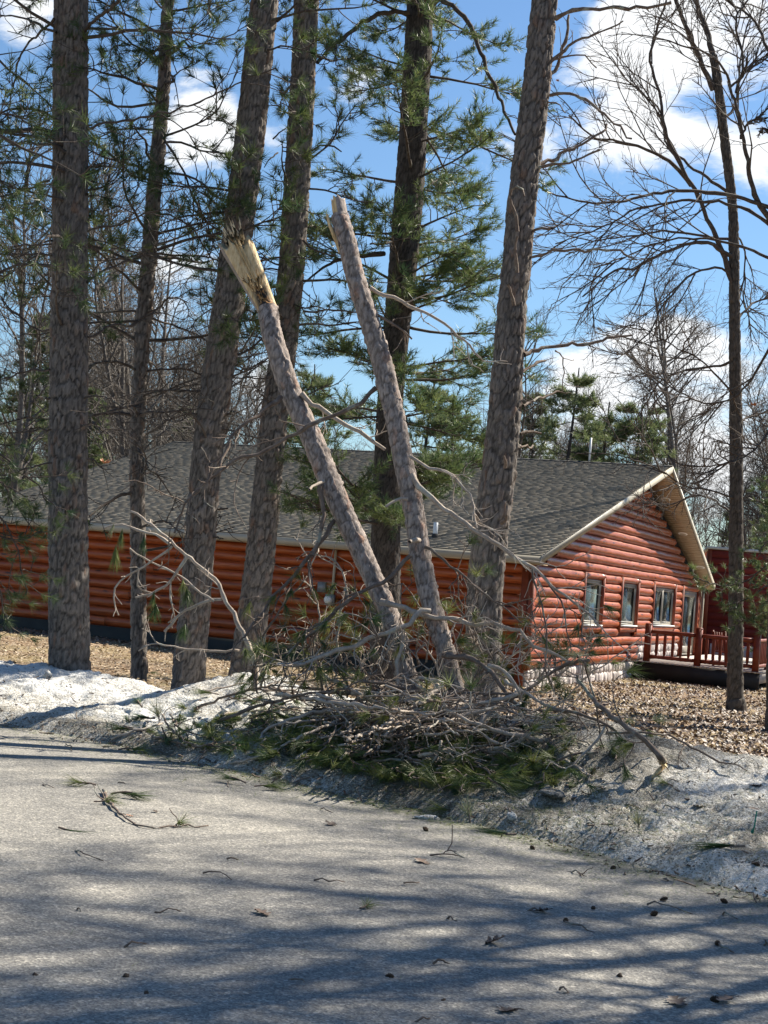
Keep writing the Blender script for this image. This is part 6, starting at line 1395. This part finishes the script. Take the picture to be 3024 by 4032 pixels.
TU = [(Z5(340, 640, .03), 3.3, 'rounded yellow-green tuft on the left road', 1.2, 1, 'needle_fall'), (Z5(565, 685, .03), .35, 'fan-shaped dark tuft on the left road', 1.35, 0, 'needle'), (Z5(480, 720, .03), .2, 'dark tuft beside the long curved twig', 1.1, 3, 'needle'), (Z5(340, 835, .02), -.1, 'tuft on a short twig in the sunlit left road', 1.2, 2, 'needle_fall'), (Z5(990, 630, .03), 3.2, 'dark tuft at the road edge below the pile', 1.25, 0, 'needle'), (Z5(1190, 605, .03), 3.5, 'dark spreading tuft at the road edge, right of another', 1.3, 3, 'needle'), (Z5(1170, 655, .03), .1, 'flattened tuft at the road edge', 1.2, 4, 'needle_fall'),
      (Z5(600, 345, .06), 2.6, 'long dark tuft on the left snow bank', 1.8, 2, 'needle'), (Z5(570, 300, .08), 2.4, 'upper dark tuft on the left snow bank', 1.5, 0, 'needle'), (Z5(690, 330, .12), 1.9, 'upright pale tuft sticking out of the left snow', 1.3, 3, 'needle_pale'), (Z5(830, 315, .05), 2.2, 'small dark tuft on the snow left of the pile', 1.1, 0, 'needle'), (Z5(660, 165, .05), .3, 'dark tuft near the crest of the left snow', 1.2, 1, 'needle'), (Z5(530, 405, .04), 3.0, 'dark tuft at the left snow foot', 1.4, 4, 'needle'), (Z5(590, 495, .03), .2, 'bushy tuft at the left road edge', 1.5, 1, 'needle_fall'), (Z5(890, 250, .05), 3.3, 'yellow-green tuft on the snow behind the pile', 1.2, 4, 'needle_fall'),
      (Z6(255, 755, .03), 3.0, 'yellowish tuft at the snow foot below the pile', 1.2, 1, 'needle_fall'), (Z6(375, 755, .06), 1.6, 'pale upright tuft at the snow foot', 1.2, 3, 'needle_pale'), (Z6(480, 845, .03), 2.9, 'dark tuft with its twig at the snow foot', 1.4, 2, 'needle'), (Z6(1105, 800, .05), 1.5, 'small pale upright tuft on the right snow', .9, 3, 'needle_pale'), (Z6(1450, 895, .04), 3.0, 'green tuft with a twig on the bright right snow', 1.5, 2, 'needle_fall'), (Z6(1045, 590, .06), -1.3, 'tuft hanging below a twig on the shaded snow', 1.1, 4, 'needle_fall'), (Z6(1190, 370, .25), .4, 'grey-green tuft above the crest right of the pile', 1.2, 3, 'needle'), (Z6(1050, 375, .25), .9, 'grey-green tuft on the branch left of the crest', 1.0, 1, 'needle'), (Z6(850, 90, .8), 1.3, 'pale blue-green tuft before the stone foundation', 1.5, 3, 'needle_pale'), (Z6(1210, 640, .03), 2.0, 'yellow tuft under the splintered butt', 1.0, 1, 'needle_fall')]
for p, yw, l, sc, k_, mt in TU: tuft(p, yw, .05 if 'upright' not in l and 'hang' not in l else (1.1 if 'upright' in l else -1.0), rr.normal() * .3, sc, l, 'single needle tufts on road and snow', k_, mt)
for (q, Z_) in (((1590, 1175), 6), ((1640, 1160), 6)):
    p = Z6(*q, .015); tuft(p, rr.uniform(0, 6), 0, 0, .8, 'sparse tuft fallen in mid road, right of centre', 'sparse tufts in mid road', 3, 'needle') if False else None
p = hit((.5 * 1600) * DS, (1371.5 + .5 * 1170) * DS, .015); tuft(p, 1.0, 0, 0, .9, 'sparse needle tuft fallen in the middle of the road', 'single needle tufts on road and snow', 3, 'needle')
# ice chunks, the grey slab, dark pebbles
def lump(p, sx, sy, sz, label, mt, name, cat, seed, group=None):
    r_ = np.random.default_rng(seed); n, m_ = 9, 6; V = []
    for j in range(m_):
        th_ = math.pi * j / (m_ - 1)
        for i in range(n): ph = 6.283 * i / n; k_ = 1 + .22 * r_.normal(); V.append((math.sin(th_) * math.cos(ph) * sx * k_, math.sin(th_) * math.sin(ph) * sy * k_, math.cos(th_) * sz * k_))
    i = np.arange(n * m_).reshape(m_, n); nx = np.roll(i, -1, 1); F = np.stack([i[:-1], i[1:], nx[1:], nx[:-1]], -1).reshape(-1, 4)
    at = {'dirt': np.full(len(V), .42 if 'grey' in label else .12)}
    o = mk(name, V, F, None, M[mt], None, False, at); o.location = (p[0], p[1], p[2] + sz * .5); o.rotation_euler = (0, 0, r_.uniform(0, 6)); return tag(o, label, cat, group)
lump(Z6(190, 797), .10, .035, .02, 'white ice chunk lying on the road edge', 'snow', 'ice_chunk', 'ice chunk', 1, 'chunks of ice'); lump(Z6(550, 795), .04, .035, .03, 'pale pebble-like lump of snow at the snow foot', 'snow', 'ice_chunk', 'ice chunk', 2, 'chunks of ice')
lump(Z6(725, 690, .02), .16, .09, .025, 'flat grey slab of ice on the shaded snow', 'snow', 'ice_slab', 'ice chunk', 3, 'chunks of ice'); lump(Z5(970, 335, .02), .05, .03, .025, 'bright ice lump on the snow behind the pile', 'snow', 'ice_chunk', 'ice chunk', 4, 'chunks of ice'); lump(Z5(940, 360, .01), .035, .025, .02, 'small bright ice lump beside another on the snow', 'snow', 'ice_chunk', 'ice chunk', 5, 'chunks of ice'); lump(Z5(205, 180, .02), .07, .05, .04, 'white ice lump at the foot of the thick left pine', 'snow', 'ice_chunk', 'ice chunk', 6, 'chunks of ice')
for i, (q, l) in enumerate((((150, 1475), 'black pebble in the lower left of the road'), ((545, 1480), 'black pebble in the lower road left of centre'), ((630, 1556), 'black pebble near the bottom left of centre'))): lump(Z5(*q), .014, .011, .009, l, 'cone', 'pebble', 'pebble', 20 + i, 'dark pebbles on the road')
for i, (q, l) in enumerate((((255, 1588), 'black pebble near the bottom right of centre'), ((905, 1183), 'black pebble in the sunlit right of the road'), ((1018, 1475), 'tiny black pebble in the lower right of the road'))): lump(Z6(*q), .014, .011, .009, l, 'cone', 'pebble', 'pebble', 30 + i, 'dark pebbles on the road')
# green plastic marker stake in the right snow with a brown leaf caught on its tip
p0 = hit(2960, 3296, -.02); p1 = p0 + np.array([.02, 0, .165])
mbq = MB(); mbq.tube([p0, (p0 + p1) / 2 + [.003, 0, 0], p1], [.006, .005, .004], 7); st_o = mbq.build('marker_stake', M['green_plastic'], None, True); tag(st_o, 'thin green plastic stake upright in the right snow bank', 'stake')
mbq = MB(); mbq.tube([p0 + [-.02, 0, .0], p0 + [-.008, -.01, .03], p0 + [.002, 0, .05]], [.005, .006, .004], 6); mbq.build('side_prong', M['green_plastic'], st_o, True)
leaf(p1 + np.array([-.02, 0, .004]), .07, 'pinkish-brown leaf caught on the tip of the green stake', curl=.3, yaw=.2)
# rusty leaves still hanging on the oak and woods at right; far left orange leaf cluster
for (sx, sy, Y, s_, l) in ((2965, 1597, 30, .16, 'cluster-sized rusty leaf hanging by the right oak trunk'), (2195, 320, 31, .10, 'lone dead leaf hanging right of the stout pine'), (410, 1825, 24, .20, 'orange leaf hanging between the two left pines above the roof')):
    leaf(atS(sx, sy, Y), s_, l, 'leaf_rust', curl=.8)
# bough of a young pine crossing the right oak trunk from outside the frame
P, R = axisP([(1760, 700), (1765, 1100), (1770, 1450)], (20, 30, 36), 30.0, None); root = empty('young_pine', P[0], 'young pine outside the right edge whose boughs cross the oak trunk', 'pine tree')
V, F, at, C, r = bark_geo(P, R, .05, .12, .006, seed=19, step=.08, seg=.05); mkp('trunk', V, F, None, M['bark'], root, True, at); nd_ = []
for p in ([(1765, 1180), (1700, 1225), (1650, 1270), (1600, 1300), (1560, 1310)], [(1765, 1150), (1690, 1190), (1620, 1250), (1560, 1265), (1505, 1250)], [(1765, 1240), (1700, 1290), (1640, 1330), (1590, 1345)], [(1765, 1080), (1720, 1130), (1670, 1160), (1640, 1190)], [(1765, 1030), (1720, 1070), (1660, 1090), (1630, 1080)], [(1765, 1300), (1720, 1330), (1680, 1345), (1640, 1340)]):
    tl = Twigs(); Pp = hand(p, 30, 29.2, .012); limb_tube(tl, Pp, wr(5, 30), wr(2.4, 30)); A = K(Pp); q, d, t, pi = children(A, 12, .3, 1, .8, rr); B = grow(q, d, .2 + .3 * rr.random(len(q)), 5, .2, (0, 0, .05), rr); tl.add(B, .007, .005)
    q, d, t, pi = children(B, 3, .2, 1, .8, rr); Cc = grow(q, d, .1 + .2 * rr.random(len(q)), 4, .2, (0, 0, .05), rr); tl.add(Cc, .005, .004); tl.put('limb', M['limb_dark'], root)
    for X in (A, B, Cc): nd_.append(needles(X[:, -1], X[:, -1] - X[:, -2], 26, .14, 1.1, .010, rr))
put_needles(nd_, 'needles', M['needle_wp'], root)
print('tris', sum(len(me.polygons) for me in bpy.data.meshes))
